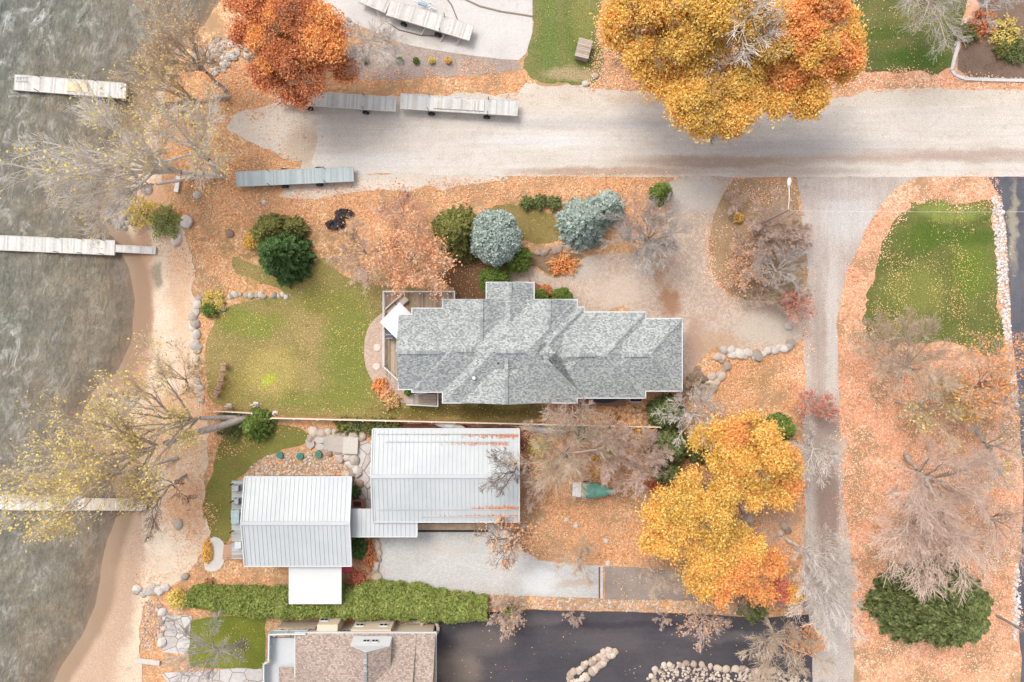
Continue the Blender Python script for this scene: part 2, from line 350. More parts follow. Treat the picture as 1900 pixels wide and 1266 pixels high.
beach_m = ground_mat('beach_sand', C(216,192,166), C(230,212,190), C(202,172,144), .3, 8, blobs=[
    (262,560,22,170,C(190,150,122),1), (246,640,30,90,C(186,146,118),1), (258,460,26,50,C(186,150,124),.9), (235,720,40,30,C(170,130,104),.8), (250,1000,22,120,C(196,166,142),.9), (228,1090,30,100,C(188,158,134),.95), (200,1170,40,80,C(192,162,138),.95), (170,1250,60,60,C(194,162,138),.9),
    (288,510,12,28,C(140,128,112),.8), (350,760,70,40,C(196,160,124),.7), (300,820,90,40,C(190,160,124),.7), (340,640,20,120,C(222,190,160),.7), (330,520,30,80,C(214,176,144),.8), (320,370,80,40,C(196,150,110),.8), (220,880,50,70,C(182,150,120),.8), (340,930,40,60,C(206,160,124),.7), (300,230,90,80,C(210,182,154),.7), (270,1150,25,60,C(226,200,170),.6)], fine_amt=.3, warp=.9, wet=C(156,130,108))
sheet('beach', SAND, .03, beach_m, .35, 1, True, 11)
lawn_m = ground_mat('lawn_grass', C(136,128,74), C(168,146,98), C(126,122,66), .12, 7, blobs=[
    (650,650,60,130,C(124,132,62),.8), (600,740,120,24,C(126,132,64),.7), (470,600,70,30,C(128,140,58),.7), (500,690,60,50,C(178,160,96),.8), (500,700,14,12,C(178,186,70),.8), (430,720,40,40,C(166,152,84),.7), (600,560,60,30,C(128,128,60),.7), (560,510,60,30,C(150,134,78),.8), (860,765,160,14,C(104,92,46),.75), (760,765,60,14,C(118,106,54),.7)], fine_amt=.62, streak=(.4, 1.6, 1))  # the last two dark bands paint the house shadow onto the grass
sheet('lawn', [(384,640),(392,600),(412,574),(470,556),(540,548),(480,520),(430,500),(432,470),(480,500),(560,505),(600,470),(640,520),(720,530),(800,540),(900,540),(900,560),(760,575),(700,580),(780,740),(880,745),(1010,745),(1010,786),(720,782),(520,774),(470,770),(400,762),(382,700)], .012, lawn_m, .25, 1)
lawn2 = ground_mat('striped_lawn_grass', C(96,104,54), C(122,122,70), C(84,94,46), .3, 8, blobs=[(1760,390,80,22,C(140,148,76),.8), (1700,540,60,50,C(134,136,70),.7), (1800,500,40,60,C(108,128,48),.7), (1720,440,60,30,C(84,108,40),.8), (1800,440,60,20,C(82,104,40),.7)], fine_amt=.62, streak=(1.3, .25, 1))
sheet('lawn', [(1690,373),(1837,372),(1849,440),(1852,560),(1862,640),(1858,664),(1826,662),(1790,640),(1700,640),(1620,640),(1600,600),(1612,540),(1632,470),(1660,412)], .014, lawn2, .4, 0, seed=4)
lawn3 = ground_mat('mown_lawn_grass', C(90,98,54), C(118,116,70), C(80,90,46), .2, 8, blobs=[(1640,60,60,14,C(78,98,40),.7), (1700,110,80,20,C(74,100,40),.8), (1720,30,60,30,C(128,126,76),.7)], fine_amt=.62, streak=(.15, 1.6, 1))
sheet('lawn', [(1560,-20),(1800,-20),(1788,30),(1775,80),(1765,128),(1740,134),(1590,130),(1560,80)], .014, lawn3, .3, 0, seed=5)
lawn4 = ground_mat('roadside_grass', C(104,118,58), C(142,134,88), C(96,114,56), .25, 7, blobs=[(1020,90,22,60,C(104,126,64),.55), (1015,20,20,40,C(108,128,66),.55), (1080,30,20,60,C(138,136,78),.7), (1060,140,60,18,C(176,156,120),.9)], fine_amt=.62)
sheet('lawn', [(986,-20),(1116,-20),(1108,60),(1118,110),(1104,150),(1060,160),(985,150),(970,126),(986,60)], .013, lawn4, .3, 0, seed=6)
lawn5 = ground_mat('shady_grass', C(112,112,56), C(140,134,72), C(150,118,72), .3, 7, fine_amt=.4)
sheet('lawn', [(420,800),(540,790),(592,806),(560,832),(500,842),(455,880),(440,892),(430,1010),(390,1000),(372,960),(385,900),(400,840)], .014, lawn5, .3, 1, seed=7)
sheet('lawn', [(348,1150),(494,1140),(492,1240),(420,1242),(352,1236)], .014, ground_mat('garden_grass', C(104,116,42), C(138,138,62), C(120,120,50), .3, 7, fine_amt=.4), .15, 0, seed=8)
bed = ground_mat('dry_grass', C(132,118,68), C(152,132,84), C(118,104,56), .3, 7, fine_amt=.4)
sheet('grass_patch', [(900,376),(980,385),(1040,400),(1050,440),(1010,460),(950,440),(900,420)], .012, bed, .3, 1, seed=9)
# north gravel, road, lane
gravel_m = ground_mat('gravel_lot', C(206,192,176), C(218,206,192), C(192,170,148), .3, 8, blobs=[(560,270,40,40,C(190,170,148),.8), (700,345,90,12,C(224,210,194),.8), (500,230,60,30,C(214,200,184),.7), (1180,180,60,14,C(206,184,160),.8), (1700,180,180,12,C(206,196,180),.6)], fine_amt=.32)
sheet('gravel_lot', [(430,212),(520,184),(590,180),(960,172),(975,158),(1080,158),(1100,168),(1240,170),(1550,180),(1640,166),(1905,164),(1960,164),(1960,204),(1240,204),(700,214),(630,320),(940,323),(945,333),(880,342),(760,354),(660,358),(585,366),(520,366),(540,345),(560,300),(520,285),(470,262),(420,240)], .01, gravel_m, .3, 0, follow=False, seed=12)
road_m = ground_mat('worn_road_surface', C(206,196,184), C(218,209,199), C(196,185,172), .22, 12, blobs=[
    (1330,300,200,15,C(176,152,134),.8), (1130,318,200,9,C(178,152,132),.85), (1650,290,240,15,C(184,162,146),.75), (1850,290,160,14,C(178,158,144),.7), (1480,318,150,10,C(190,172,158),.7), (1500,272,200,18,C(190,184,180),.7), (1100,230,240,12,C(192,186,182),.7), (700,300,120,20,C(218,212,206),.8), (1000,262,140,16,C(216,212,208),.8)], fine_amt=.36, warp=.5, streak=(.12, 2.2, 1))
sheet('road', [(584,206),(700,198),(960,198),(1200,198),(1500,197),(1960,196),(1960,328),(1700,329),(1240,329),(940,327),(700,322),(592,324),(578,300),(590,262)], .02, road_m, .07, 0, seed=13)
lane_m = ground_mat('lane_asphalt', C(184,170,160), C(202,190,180), C(168,150,138), .2, 10, blobs=[(1520,640,14,160,C(176,160,148),.6), (1545,640,12,200,C(206,198,190),.8), (1535,950,26,130,C(150,128,116),.9), (1545,1180,26,90,C(196,186,178),.9), (1535,800,30,60,C(164,144,132),.8), (1570,400,60,60,C(206,200,196),.8), (1560,362,90,12,C(186,174,166),.6)], fine_amt=.38, warp=.5, streak=(2.2, .12, 1))  # the long brown patches put the tree shade on the lane into colour
sheet('lane', [(1478,328),(1705,328),(1668,345),(1636,378),(1604,432),(1578,490),(1562,545),(1552,600),(1556,700),(1560,820),(1566,930),(1578,1010),(1582,1130),(1586,1300),(1500,1300),(1502,1200),(1490,1100),(1494,960),(1490,850),(1494,720),(1490,640),(1494,580),(1500,500),(1488,440),(1486,370)], .016, lane_m, .08, 0, seed=14)
pav = paver_mat('driveway_pavers', C(190,168,150), C(214,196,180), C(160,136,118), .2, .2, rot=.78, blobs=[
    (1240,555,20,32,C(168,124,94),.85), (1225,510,12,22,C(174,136,108),.7), (1330,640,50,26,C(190,156,128),.7), (1290,360,60,40,C(206,198,188),.8), (1420,610,70,30,C(198,186,170),.8), (1060,500,60,30,C(190,180,168),.7), (1150,540,60,30,C(208,190,174),.7), (1290,640,20,60,C(180,148,130),.8), (1230,470,30,30,C(178,152,132),.7)])
sheet('paver_driveway', [(1238,327),(1366,327),(1350,345),(1328,388),(1314,440),(1314,490),(1334,530),(1364,552),(1400,559),(1455,560),(1494,556),(1494,600),(1486,640),(1420,656),(1370,648),(1330,640),(1300,664),(1278,700),(1262,712),(1180,700),(1180,560),(1090,590),(1000,590),(990,545),(985,524),(930,524),(944,506),(985,494),(1012,512),(1034,518),(1056,505),(1082,476),(1130,470),(1195,470),(1230,420),(1250,370)], .028, pav, .03, 1, seed=15)
pat = paver_mat('patio_pavers', C(196,170,152), C(218,196,180), C(168,140,122), .2, .1)
sheet('patio', [(716,578),(698,588),(682,608),(675,640),(676,672),(686,700),(706,726),(735,744),(765,752),(800,745),(800,700),(745,600)], .03, pat, .0, 1, seed=16)
dark = ground_mat('fresh_asphalt', C(74,71,76), C(90,85,88), C(80,74,78), .2, 12, blobs=[(1120,1190,90,24,C(100,94,94),.7), (1180,1160,160,8,C(68,64,70),.7), (850,1240,50,40,C(134,122,112),.9), (900,1190,60,30,C(116,106,102),.8), (980,1150,90,12,C(104,98,98),.7), (1460,1200,60,40,C(104,98,100),.8), (1350,1180,120,12,C(112,106,106),.7), (1000,1255,60,12,C(74,72,80),.7)], fine_amt=.3, warp=.6, streak=(.25, 1.8, 1))
sheet('asphalt_driveway', [(786,1150),(800,1142),(985,1131),(1250,1138),(1420,1146),(1500,1140),(1506,1200),(1508,1300),(780,1300)], .018, dark, .05, 0, seed=17)
dark2 = ground_mat('neighbour_asphalt', C(92,92,100), C(110,110,116), C(82,82,92), .25, 12, blobs=[(1880,420,10,90,C(170,160,140),.8)], fine_amt=.25, streak=(1.8, .25, 1))
sheet('asphalt_driveway', [(1832,327),(1960,327),(1960,1300),(1892,1300),(1896,1220),(1888,1150),(1884,1080),(1896,1020),(1900,900),(1893,800),(1884,680),(1876,600),(1871,500),(1866,420),(1860,374)], .018, dark2, .08, 0, seed=18)
grey_pav = paver_mat('grey_driveway_pavers', C(196,194,190), C(214,212,208), C(176,172,168), .22, .11, blobs=[(830,1020,60,10,C(204,190,176),.5), (1060,1085,60,10,C(188,170,150),.7), (1000,1080,40,24,C(222,222,220),.7)])
sheet('driveway', [(704,992),(720,960),(905,970),(940,985),(965,1012),(1000,1040),(1060,1048),(1118,1050),(1118,1110),(960,1106),(800,1098),(734,1095),(705,1072)], .02, grey_pav, .03, 0, seed=19)
brn = ground_mat('weathered_asphalt', C(150,134,124), C(166,150,140), C(140,120,108), .3, 12, fine_amt=.3, blobs=[(1250,1080,60,20,C(184,166,150),.7)])
sheet('driveway', [(1122,1050),(1200,1052),(1300,1064),(1400,1090),(1495,1094),(1495,1130),(1300,1114),(1122,1113)], .017, brn, .12, 0, seed=20)
conc = ground_mat('concrete_parking', C(208,202,196), C(218,213,208), C(198,190,182), .3, 12, blobs=[(800,70,90,20,C(194,184,174),.7), (900,30,60,30,C(214,210,204),.7)], fine_amt=.2)
sheet('concrete_pad', [(560,-20),(988,-20),(988,60),(976,100),(962,112),(930,110),(850,100),(780,88),(742,80),(700,62),(640,36),(580,20)], .02, conc, .0, 0, seed=21)
gb2 = ground_mat('garden_soil', C(166,148,138), C(182,164,152), C(140,122,104), .3, 7, fine_amt=.45)
sheet('garden_bed', [(640,90),(740,82),(850,100),(965,114),(970,132),(900,140),(760,146),(660,150),(620,120)], .016, gb2, .2, 0, seed=22)
isl = ground_mat('island_soil', C(160,136,104), C(180,152,122), C(192,142,112), .35, 7, fine_amt=.45)
sheet('garden_bed', [(1366,330),(1420,338),(1470,346),(1484,380),(1490,440),(1500,500),(1496,540),(1470,556),(1400,558),(1364,551),(1336,529),(1316,490),(1316,440),(1330,390),(1350,348)], .036, isl, .12, 1, seed=23)
soil = ground_mat('mulched_soil', C(120,98,84), C(138,116,100), C(108,88,70), .3, 8, fine_amt=.4)
sheet('garden_bed', [(1845,-20),(1960,-20),(1960,146),(1880,146),(1800,144),(1774,128),(1782,90),(1796,46)], .016, soil, .12, 0, seed=24)
sheet('garden_bed', [(930,486),(1000,468),(1080,470),(1084,478),(1056,502),(1034,514),(1014,508),(990,490),(944,502)], .036, ground_mat('shrub_bed_soil', C(128,104,84), C(150,124,100), C(110,92,60), .4, 7), .1, 1, seed=25)
redm = ground_mat('red_mulch', C(128,84,68), C(150,104,86), C(112,74,60), .5, 9, fine_amt=.4)
sheet('mulch_shade_strip', [(700,788),(900,790),(960,792),(1000,800),(970,840),(964,880),(690,800)], .02, redm, .15, 0, seed=26)
sheet('mulch_shade_strip', [(982,520),(1062,556),(1062,570),(985,570)], .04, redm, .05, 0, seed=27)
sheet('mulch_shade_strip', [(830,480),(905,470),(910,560),(846,562),(838,530),(800,520)], .016, ground_mat('shade_toned_ground', C(116,84,62), C(138,106,80), C(110,84,56), .5, 9), .35, 1, seed=28)  # brown sheet whose colour stands in for the shade above the house
flag_m = NT('flagstone', .9, .15); vo = flag_m.n('TexVoronoi', Scale=.75, _feature='DISTANCE_TO_EDGE'); flag_m.l(flag_m.pos(), vo.inputs['Vector']); vc = flag_m.n('TexVoronoi', Scale=.75); flag_m.l(flag_m.pos(), vc.inputs['Vector'])
sp = flag_m.n('SeparateColor'); flag_m.l(vc.outputs['Color'], sp.inputs[0]); cc = flag_m.ramp(sp.outputs[0], [(0, C(192,182,176)), (.5, C(212,206,202)), (1, C(200,188,176))])
fn = flag_m.noise(3, 5, .7); cc = flag_m.mix(.4, cc, flag_m.ramp(fn.outputs[0], [(.3, (.3,.3,.3,1)), (.7, (.7,.7,.7,1))]), 'OVERLAY'); cc = flag_m.mix(flag_m.rng(vo.outputs[0], .01, .04), C(146,132,120), cc); flag_m.out(cc)
sheet('flagstone_path', [(590,812),(600,806),(690,820),(692,945),(668,945),(662,900),(655,850),(620,842),(592,836)], .05, flag_m.m, .1, 0, seed=29)
sheet('flagstone_path', [(300,1140),(356,1142),(352,1200),(340,1215),(300,1210),(306,1170)], .05, flag_m.m, .12, 0, seed=30, follow=True)
sheet('flagstone_path', [(392,994),(412,1000),(420,1020),(414,1052),(396,1062),(376,1056),(388,1020)], .05, plain('smooth_slab_stone', C(216,210,202), .85, .2, .06, 1.2), .08, 1, seed=31)
sheet('flagstone_path', [(380,1244),(494,1240),(494,1290),(330,1290),(300,1250)], .03, flag_m.m, .12, 0, seed=32, follow=True)
# ---------------------------------------------------------------- loose stones and gravel
def ico(sub, seed=0, flat=.65, rough=.22):
    bm = bmesh.new(); bmesh.ops.create_icosphere(bm, subdivisions=sub, radius=1.); rn = random.Random(seed)
    dirs = [Vector((rn.gauss(0,1), rn.gauss(0,1), rn.gauss(0,1))).normalized() for _ in range(7)]; am = [rn.uniform(-rough, rough) for _ in dirs]
    for v in bm.verts:
        d = v.co.normalized(); k = 1+sum(a*max(0, d.dot(q))**2 for a, q in zip(am, dirs))
        for q in dirs[:5]:
            t = d.dot(q)*k
            if t > .82: k *= .82/t
        v.co = d*k; v.co.z *= flat
    V = np.array([v.co[:] for v in bm.verts]); F = np.array([[v.index for v in f.verts] for f in bm.faces]); bm.free(); return V, F
ROCKV = [ico(1, s) for s in range(6)]
def rock_field(name, polys, per_m2, rlo, rhi, mat, seed, label, z=.0, parent=None):
    rn = np.random.default_rng(seed); VV, FF, nv = [], [], 0
    for pl in polys:
        pl = [W(*p).xy for p in pl]; ax = np.array([[p.x, p.y] for p in pl]); a0, a1 = ax.min(0), ax.max(0); n = int((a1-a0).prod()*per_m2)
        x = rn.uniform(a0[0], a1[0], n); y = rn.uniform(a0[1], a1[1], n); k = inpoly(x, y, ax); x, y = x[k], y[k]; zz = hgt(x, y)
        for i in range(len(x)):
            v, f = ROCKV[rn.integers(6)]; r = rn.uniform(rlo, rhi); a = rn.uniform(0, 6.28); ca, sa = math.cos(a), math.sin(a)
            w = v*[r*rn.uniform(.9, 1.35), r, r]; w = np.stack([w[:,0]*ca-w[:,1]*sa+x[i], w[:,0]*sa+w[:,1]*ca+y[i], w[:,2]+zz[i]+z+r*.15], 1)
            VV.append(w); FF.append(f+nv); nv += len(v)
    o = link(name, npmesh(name, np.concatenate(VV), np.concatenate(FF)), mat); tag(o, label, kind='stuff', cat='stones'); return o
st_white = stone_mat('pale_stone', C(146,134,124), C(188,176,165), C(216,208,198))
st_warm = stone_mat('warm_fieldstone', C(150,130,114), C(196,176,158), C(224,208,192))
st_grey = stone_mat('lake_stone', C(110,98,88), C(156,144,132), C(196,186,174))
st_dark = stone_mat('dark_boulder', C(120,98,86), C(160,136,120), C(196,176,160))
st_pale = stone_mat('bleached_stone', C(186,176,168), C(216,208,202), C(238,232,228))
rock_field('riprap', [[(372,96),(400,70),(440,52),(474,70),(480,100),(468,112),(440,106),(425,130),(392,140),(374,120)], [(592,40),(612,28),(656,36),(660,56),(644,74),(616,62)]], 9, .15, .36, st_white, 1, 'pale round stones heaped on the bank beside the rust coloured tree')
rock_field('riprap', [[(182,390),(230,370),(248,400),(250,416),(226,426),(200,420)], [(165,760),(190,730),(240,720),(262,735),(240,760),(210,790),(180,800)], [(355,80),(380,96),(370,130),(350,120)]], 8, .14, .34, st_grey, 2, 'grey brown shore stones at the edge of the lake')
rock_field('gravel_bed', [[(460,870),(490,848),(540,838),(600,842),(640,860),(655,885),(630,885),(452,885)]], 26, .07, .15, st_warm, 3, 'pinkish river pebbles filling the bed above the white roofed cottage')
rock_field('gravel_bed', [[(1188,1300),(1202,1250),(1216,1236),(1260,1228),(1320,1236),(1400,1244),(1440,1244),(1500,1262),(1500,1300)]], 17, .08, .19, st_warm, 4, 'beige river stones filling the bed below the dark driveway')
rock_field('gravel_bed', [[(958,1108),(1120,1113),(1300,1118),(1400,1124),(1400,1142),(1250,1136),(990,1129),(950,1122)], [(700,1090),(735,1098),(900,1108),(958,1112),(950,1122),(740,1108),(690,1096)]], 17, .07, .16, st_warm, 5, 'strip of pale pebbles mixed with leaves above the dark driveway')
rock_field('gravel_bed', [[(1840,366),(1858,366),(1866,430),(1870,520),(1876,640),(1886,700),(1890,760),(1880,760),(1868,660),(1854,560),(1846,450)], [(1886,1040),(1894,1080),(1892,1150),(1882,1200),(1876,1150),(1880,1080)]], 30, .08, .17, st_pale, 6, 'ribbon of white stones between the right lawn and the dark driveway')
rock_field('gravel_bed', [[(516,1150),(790,1150),(790,1166),(516,1166)], [(262,1120),(300,1110),(306,1200),(262,1210)]], 20, .06, .14, stone_mat('mixed_pebble', C(130,100,88), C(186,160,146), C(220,206,196)), 7, 'mixed pebbles along the wall of the brown roofed house and the shore')
rock_field('gravel_border', [[(1836,-10),(1844,-10),(1806,40),(1788,58),(1778,90),(1772,128),(1784,142),(1850,144),(1960,146),(1960,152),(1850,150),(1778,148),(1765,132),(1771,86),(1782,50),(1802,32)]], 40, .06, .12, st_white, 8, 'thin line of white stones edging the dark garden bed at the top right')
# single boulders
BM = []
for s in range(6):
    v, f = ico(2, 40+s, .62, .28); me = npmesh('boulder', v, f, False); me.materials.append(None); BM.append(me)
brn_i = [0]
ORD = 'first second third fourth fifth sixth seventh eighth ninth tenth eleventh twelfth thirteenth fourteenth fifteenth sixteenth seventeenth'.split()
def boulders(pts, n, rlo, rhi, mat, label, group, seed, wob=.12, z=0., end=None):
    """boulders laid along a line of photo points, touching each other like a dry wall"""
    rn = random.Random(seed); P = [W(*p).xy for p in pts]; L = [(P[i+1]-P[i]).length for i in range(len(P)-1)]; T = sum(L)
    key = (mat.name)
    for k in range(n):
        s = (k+.5)/n*T+rn.uniform(-.2, .2)*T/n; i = 0
        while i < len(L)-1 and s > L[i]: s -= L[i]; i += 1
        q = P[i]+(P[i+1]-P[i])*(s/max(L[i], 1e-6)); q = q+Vector((rn.gauss(0, wob), rn.gauss(0, wob)))
        place_boulder(q.x, q.y, rn.uniform(rlo, rhi), mat, label if not end else '%s %s, counted from the %s' % (ORD[k], label, end), group, rn, z)
MM = {}
def place_boulder(x, y, r, mat, label, group, rn, z=0.):
    b = BM[rn.randrange(6)]; key = (b.name, mat.name)
    if key not in MM: m = b.copy(); m.materials.clear(); m.materials.append(mat); MM[key] = m
    o = bpy.data.objects.new('boulder', MM[key]); COL.objects.link(o); o.location = (x, y, h1(x, y)+z+r*.18); o.rotation_euler = (rn.uniform(-.2, .2), rn.uniform(-.2, .2), rn.uniform(0, 6.28))
    o.scale = (r*rn.uniform(.95, 1.35), r, r); tag(o, label, 'boulder', group); return o
boulders([(368,548),(364,580),(363,612),(364,645),(366,668)], 13, .3, .52, st_white, 'pale boulder down the beach side of the lawn', 'boulders along the beach edge of the lawn', 1, end='top')
boulders([(366,690),(370,730),(374,745)], 5, .25, .4, st_white, 'pale boulder half hidden by the leaning yellow tree at the lawn corner', 'boulders at the lower corner of the lawn', 51)
boulders([(420,552),(445,546),(470,549),(500,550),(536,549)], 15, .2, .36, st_white, 'small rock along the upper lawn edge', 'rocks along the upper edge of the lawn', 2, .1, end='left')
boulders([(1342,646),(1356,655),(1372,660),(1388,656),(1410,656),(1432,652),(1450,646),(1474,640)], 15, .3, .55, st_white, 'white boulder below the paver driveway', 'white boulders lining the paver driveway', 3, end='left')
boulders([(1335,655),(1342,672),(1338,690),(1330,706),(1320,716),(1312,730)], 17, .3, .5, st_warm, 'warm grey boulder tumbling down beside the garage', 'boulders in the slope beside the garage', 4, .35)
boulders([(1280,690),(1296,700),(1300,716),(1284,726)], 12, .22, .45, st_dark, 'dark brown rock behind the corner of the garage', 'dark rocks behind the garage corner', 5, .35)
boulders([(990,466),(1010,464),(1032,460),(1060,464)], 9, .25, .45, st_dark, 'rough brown rock in the bed under the blue spruce', 'brown rocks under the blue spruce', 6, .2)
boulders([(1391,920),(1388,945),(1392,965),(1384,985),(1390,1005),(1382,1016)], 13, .28, .5, st_white, 'boulder between the golden trees', 'boulders between the golden trees', 7, .3, end='top')
boulders([(250,1092),(262,1104),(280,1098),(296,1092),(312,1090)], 12, .3, .55, st_white, 'boulder across the lower beach', 'boulders across the lower beach', 8, .22, end='left')
boulders([(304,1130),(302,1150),(300,1172),(300,1196)], 5, .3, .5, st_white, 'pale rock beside the lower beach flagstones', 'rocks beside the lower beach flagstones', 9, .1, end='top')
boulders([(578,820),(582,808),(602,802),(616,802),(640,804),(652,806),(666,806),(676,812)], 11, .38, .62, st_warm, 'rounded boulder above the stone steps', 'boulders beside the stone steps', 10, .12, end='left')
boulders([(634,846),(644,854),(655,860),(664,870),(660,884),(652,876)], 9, .32, .6, st_white, 'light boulder stacked below the stone steps', 'boulders below the stone steps', 11, .16)
boulders([(640,874),(650,890),(664,896),(660,908)], 7, .3, .5, st_warm, 'tan boulder against the right side of the white roofed cottage', 'tan boulders by the white roofed cottage', 12, .16)
boulders([(698,1004),(697,1020),(698,1038),(697,1056),(700,1074)], 8, .34, .55, st_warm, 'grey rock left of the grey pavers', 'rocks left of the grey paver driveway', 13, .06, end='top')
boulders([(768,1100),(800,1099),(840,1101),(880,1102)], 13, .22, .36, st_warm, 'rounded stone under the grey pavers', 'stones under the grey paver driveway', 14, .06, end='left')
boulders([(1050,1262),(1062,1250),(1080,1238),(1100,1224),(1120,1212),(1142,1206)], 17, .3, .45, st_warm, 'rock in the upper row of the driveway island', 'outer rocks of the driveway island', 15, .1, end='bottom')
boulders([(1062,1266),(1084,1258),(1104,1240),(1126,1222),(1142,1210)], 17, .3, .45, st_warm, 'rock in the lower row of the driveway island', 'inner rocks of the driveway island', 16, .1, end='bottom')
boulders([(1202,1256),(1214,1240),(1240,1232),(1275,1230),(1310,1234),(1360,1242),(1405,1246),(1440,1246)], 17, .26, .42, st_warm, 'rock edging the bottom stone bed', 'edging rocks of the bottom stone bed', 17, .08, end='left')
for i, (x, y, r, lb) in enumerate([(1463,604,.5,'lone white boulder standing on the corner of the paver driveway'), (1069,975,.28,'single white rock in the leaves below the green boat'), (1051,964,.26,'small grey rock in leaves left of the white rock'), (1125,1004,.28,'white rock in the leaves further down the slope'), (1128,1046,.34,'pale rock at the end of the grey paver driveway'), (972,975,.3,'rock beside the corner of the large white roof'),
      (344,1070,.42,'pale rock alone in the leaves above the lower beach wall'), (331,972,.55,'large slab of rock beside the lower beach leaves'), (328,444,.6,'round grey boulder at the foot of the upper beach'), (346,412,.75,'wide pale boulder in the leaves above the beach'), (427,434,.42,'small pale boulder left of the dark green pine'), (274,352,.55,'white rock under the leaning bare tree'), (366,363,.4,'small white rock on the leaves right of the white beam'), (490,376,.25,'tiny white rock below the green topped rolling dock'),
      (1086,156,.35,'white rock by the road verge nearest the grass strip'), (1105,142,.28,'small white rock behind the verge leaves'), (407,182,.4,'pale rock under the big tan tree'), (413,570,.42,'white rock inside the small green shrub bed'), (404,556,.4,'angular pale rock in the small shrub bed'), (372,720,.35,'pale rock between the four chairs and the beach'), (1455,975,.45,'dark stone ring rock beside the lane'), (1448,990,.4,'grey rock at the root of the bare tree by the lane'), (1461,984,.42,'blackish rock just right of the stone by the lane'), (940,985,.6,'broad grey rock at the corner of the grey paver driveway'), (925,975,.5,'grey rock under the eave of the large white roof'), (948,1002,.55,'flat rock in the leaves beside the grey pavers'), (1352,1030,.3,'pale rock under the golden tree'), (612,842,.35,'dark rock at the left foot of the stone steps')]):
    q = W(x, y); place_boulder(q.x, q.y, r, st_dark if 'dark' in lb or 'black' in lb else (st_warm if 'grey' in lb else st_white), lb, None, random.Random(100+i))
for (x, y, w, d, a) in [(576,822,.8,1.1,.4), (593,815,.9,.8,.1), (594,829,.9,.6,-.1)]:
    m = MB(); q = W(x, y); m.prism([(q.x+math.cos(a+k*1.047+.2)*w*.62*random.Random(k+int(x)).uniform(.85, 1.1), q.y+math.sin(a+k*1.047+.2)*d*.6) for k in range(6)], .02, .2)
    tag(m.build('stepping_stone', st_white, bevel=.03), {576:'pointed pale slab furthest left at the stone steps', 593:'upper pale slab at the foot of the stone steps', 594:'lower pale slab at the foot of the stone steps'}[x], 'slab')
m = MB()
for k, (x, w) in enumerate([(606,.55), (616,.6), (630,1.0), (652,1.5)]): q = W(x, 820+k*2); m.box((q.x, q.y, .06+.05*k), (w, 1.7, .22+.06*k), rz=-.05)
tag(m.build('stone_steps', st_white, bevel=.04), 'broad pale stone steps leading to the large white roof', 'steps')
for x, y, lb in ((700,645,'upper of two round paving stones on the patio'), (699,680,'lower of two round paving stones on the patio')):
    q = W(x, y); m = MB(); m.tube((q.x, q.y, .03), (q.x, q.y, .1), .36, n=24); m.tube((q.x, q.y, .1), (q.x, q.y, .115), .3, n=24); tag(m.build('stepping_stone', plain('pale_concrete', C(222,208,196), .9)), lb, 'paving stone')
def cards(P, size, tilt, rn, aspect=1.5, sizevar=.35, axis=None):
    n = len(P); nr = np.stack([rn.normal(0, tilt, n), rn.normal(0, tilt, n), np.ones(n)], 1) if tilt < 3 else rn.normal(0, 1, (n, 3))
    nr /= np.linalg.norm(nr, axis=1)[:, None]; ref = rn.normal(0, 1, (n, 3)) if axis is None else axis
    u = np.cross(nr, ref); u /= np.linalg.norm(u, axis=1)[:, None]+1e-9; v = np.cross(nr, u)
    if axis is not None: u, v = v, u
    s = (size*(1+rn.uniform(-sizevar, sizevar, n)))[:, None]; u = u*s*aspect*.6; v = v*s*.6
    V = np.stack([P-u, P+v*.9-u*.15, P+u, P-v*.9-u*.15], 1).reshape(-1, 3); F = np.arange(4*n).reshape(n, 4); return V, F
# ---------------------------------------------------------------- buildings
white_trim = plain('white_trim', C(216,216,216,1.0), .5, .4, .03); siding = plain('pale_siding', C(206,198,186), .7, .3, .05); glass = plain('window_glass', (.03,.04,.05,1), .08, .6, .1)
shing = shingle_mat('grey_shingles', C(112,116,117), C(164,168,166), C(208,210,205)); cap_m = wood_mat('ridge_shingles', [C(132,136,136), C(160,164,162), C(190,192,188)])
def hip_roof(m, x0, x1, y0, y1, ze, pitch, axis='x', h0=True, h1=True, drop=.18):
    """closed roof solid; h0/h1 say whether the low/high end is hipped, otherwise a gable"""
    if axis == 'x':
        hw = (y1-y0)/2; yc = (y0+y1)/2; r = ze+hw*pitch; a = x0+(hw if h0 else 0); b = x1-(hw if h1 else 0); v = [(x0,y0,ze),(x1,y0,ze),(x1,y1,ze),(x0,y1,ze),(a,yc,r),(b,yc,r)]
        f = [(0,1,5,4),(2,3,4,5),(3,0,4),(1,2,5)]
    else:
        hw = (x1-x0)/2; xc = (x0+x1)/2; r = ze+hw*pitch; a = y0+(hw if h0 else 0); b = y1-(hw if h1 else 0); v = [(x0,y0,ze),(x1,y0,ze),(x1,y1,ze),(x0,y1,ze),(xc,a,r),(xc,b,r)]
        f = [(1,2,5,4),(3,0,4,5),(0,1,4),(2,3,5)]
    m.add(v, f+[(3,2,1,0)]); return v[4], v[5]
def caps(m, a, b, w=.32, z=.04):
    a = Vector(a); b = Vector(b); n = max(2, int((b-a).length/.24)); rz = math.atan2(b.y-a.y, b.x-a.x)
    for k in range(n):
        p = a+(b-a)*(k+.5)/n; m.box((p.x, p.y, p.z+z), (.21, w, .05), rz)
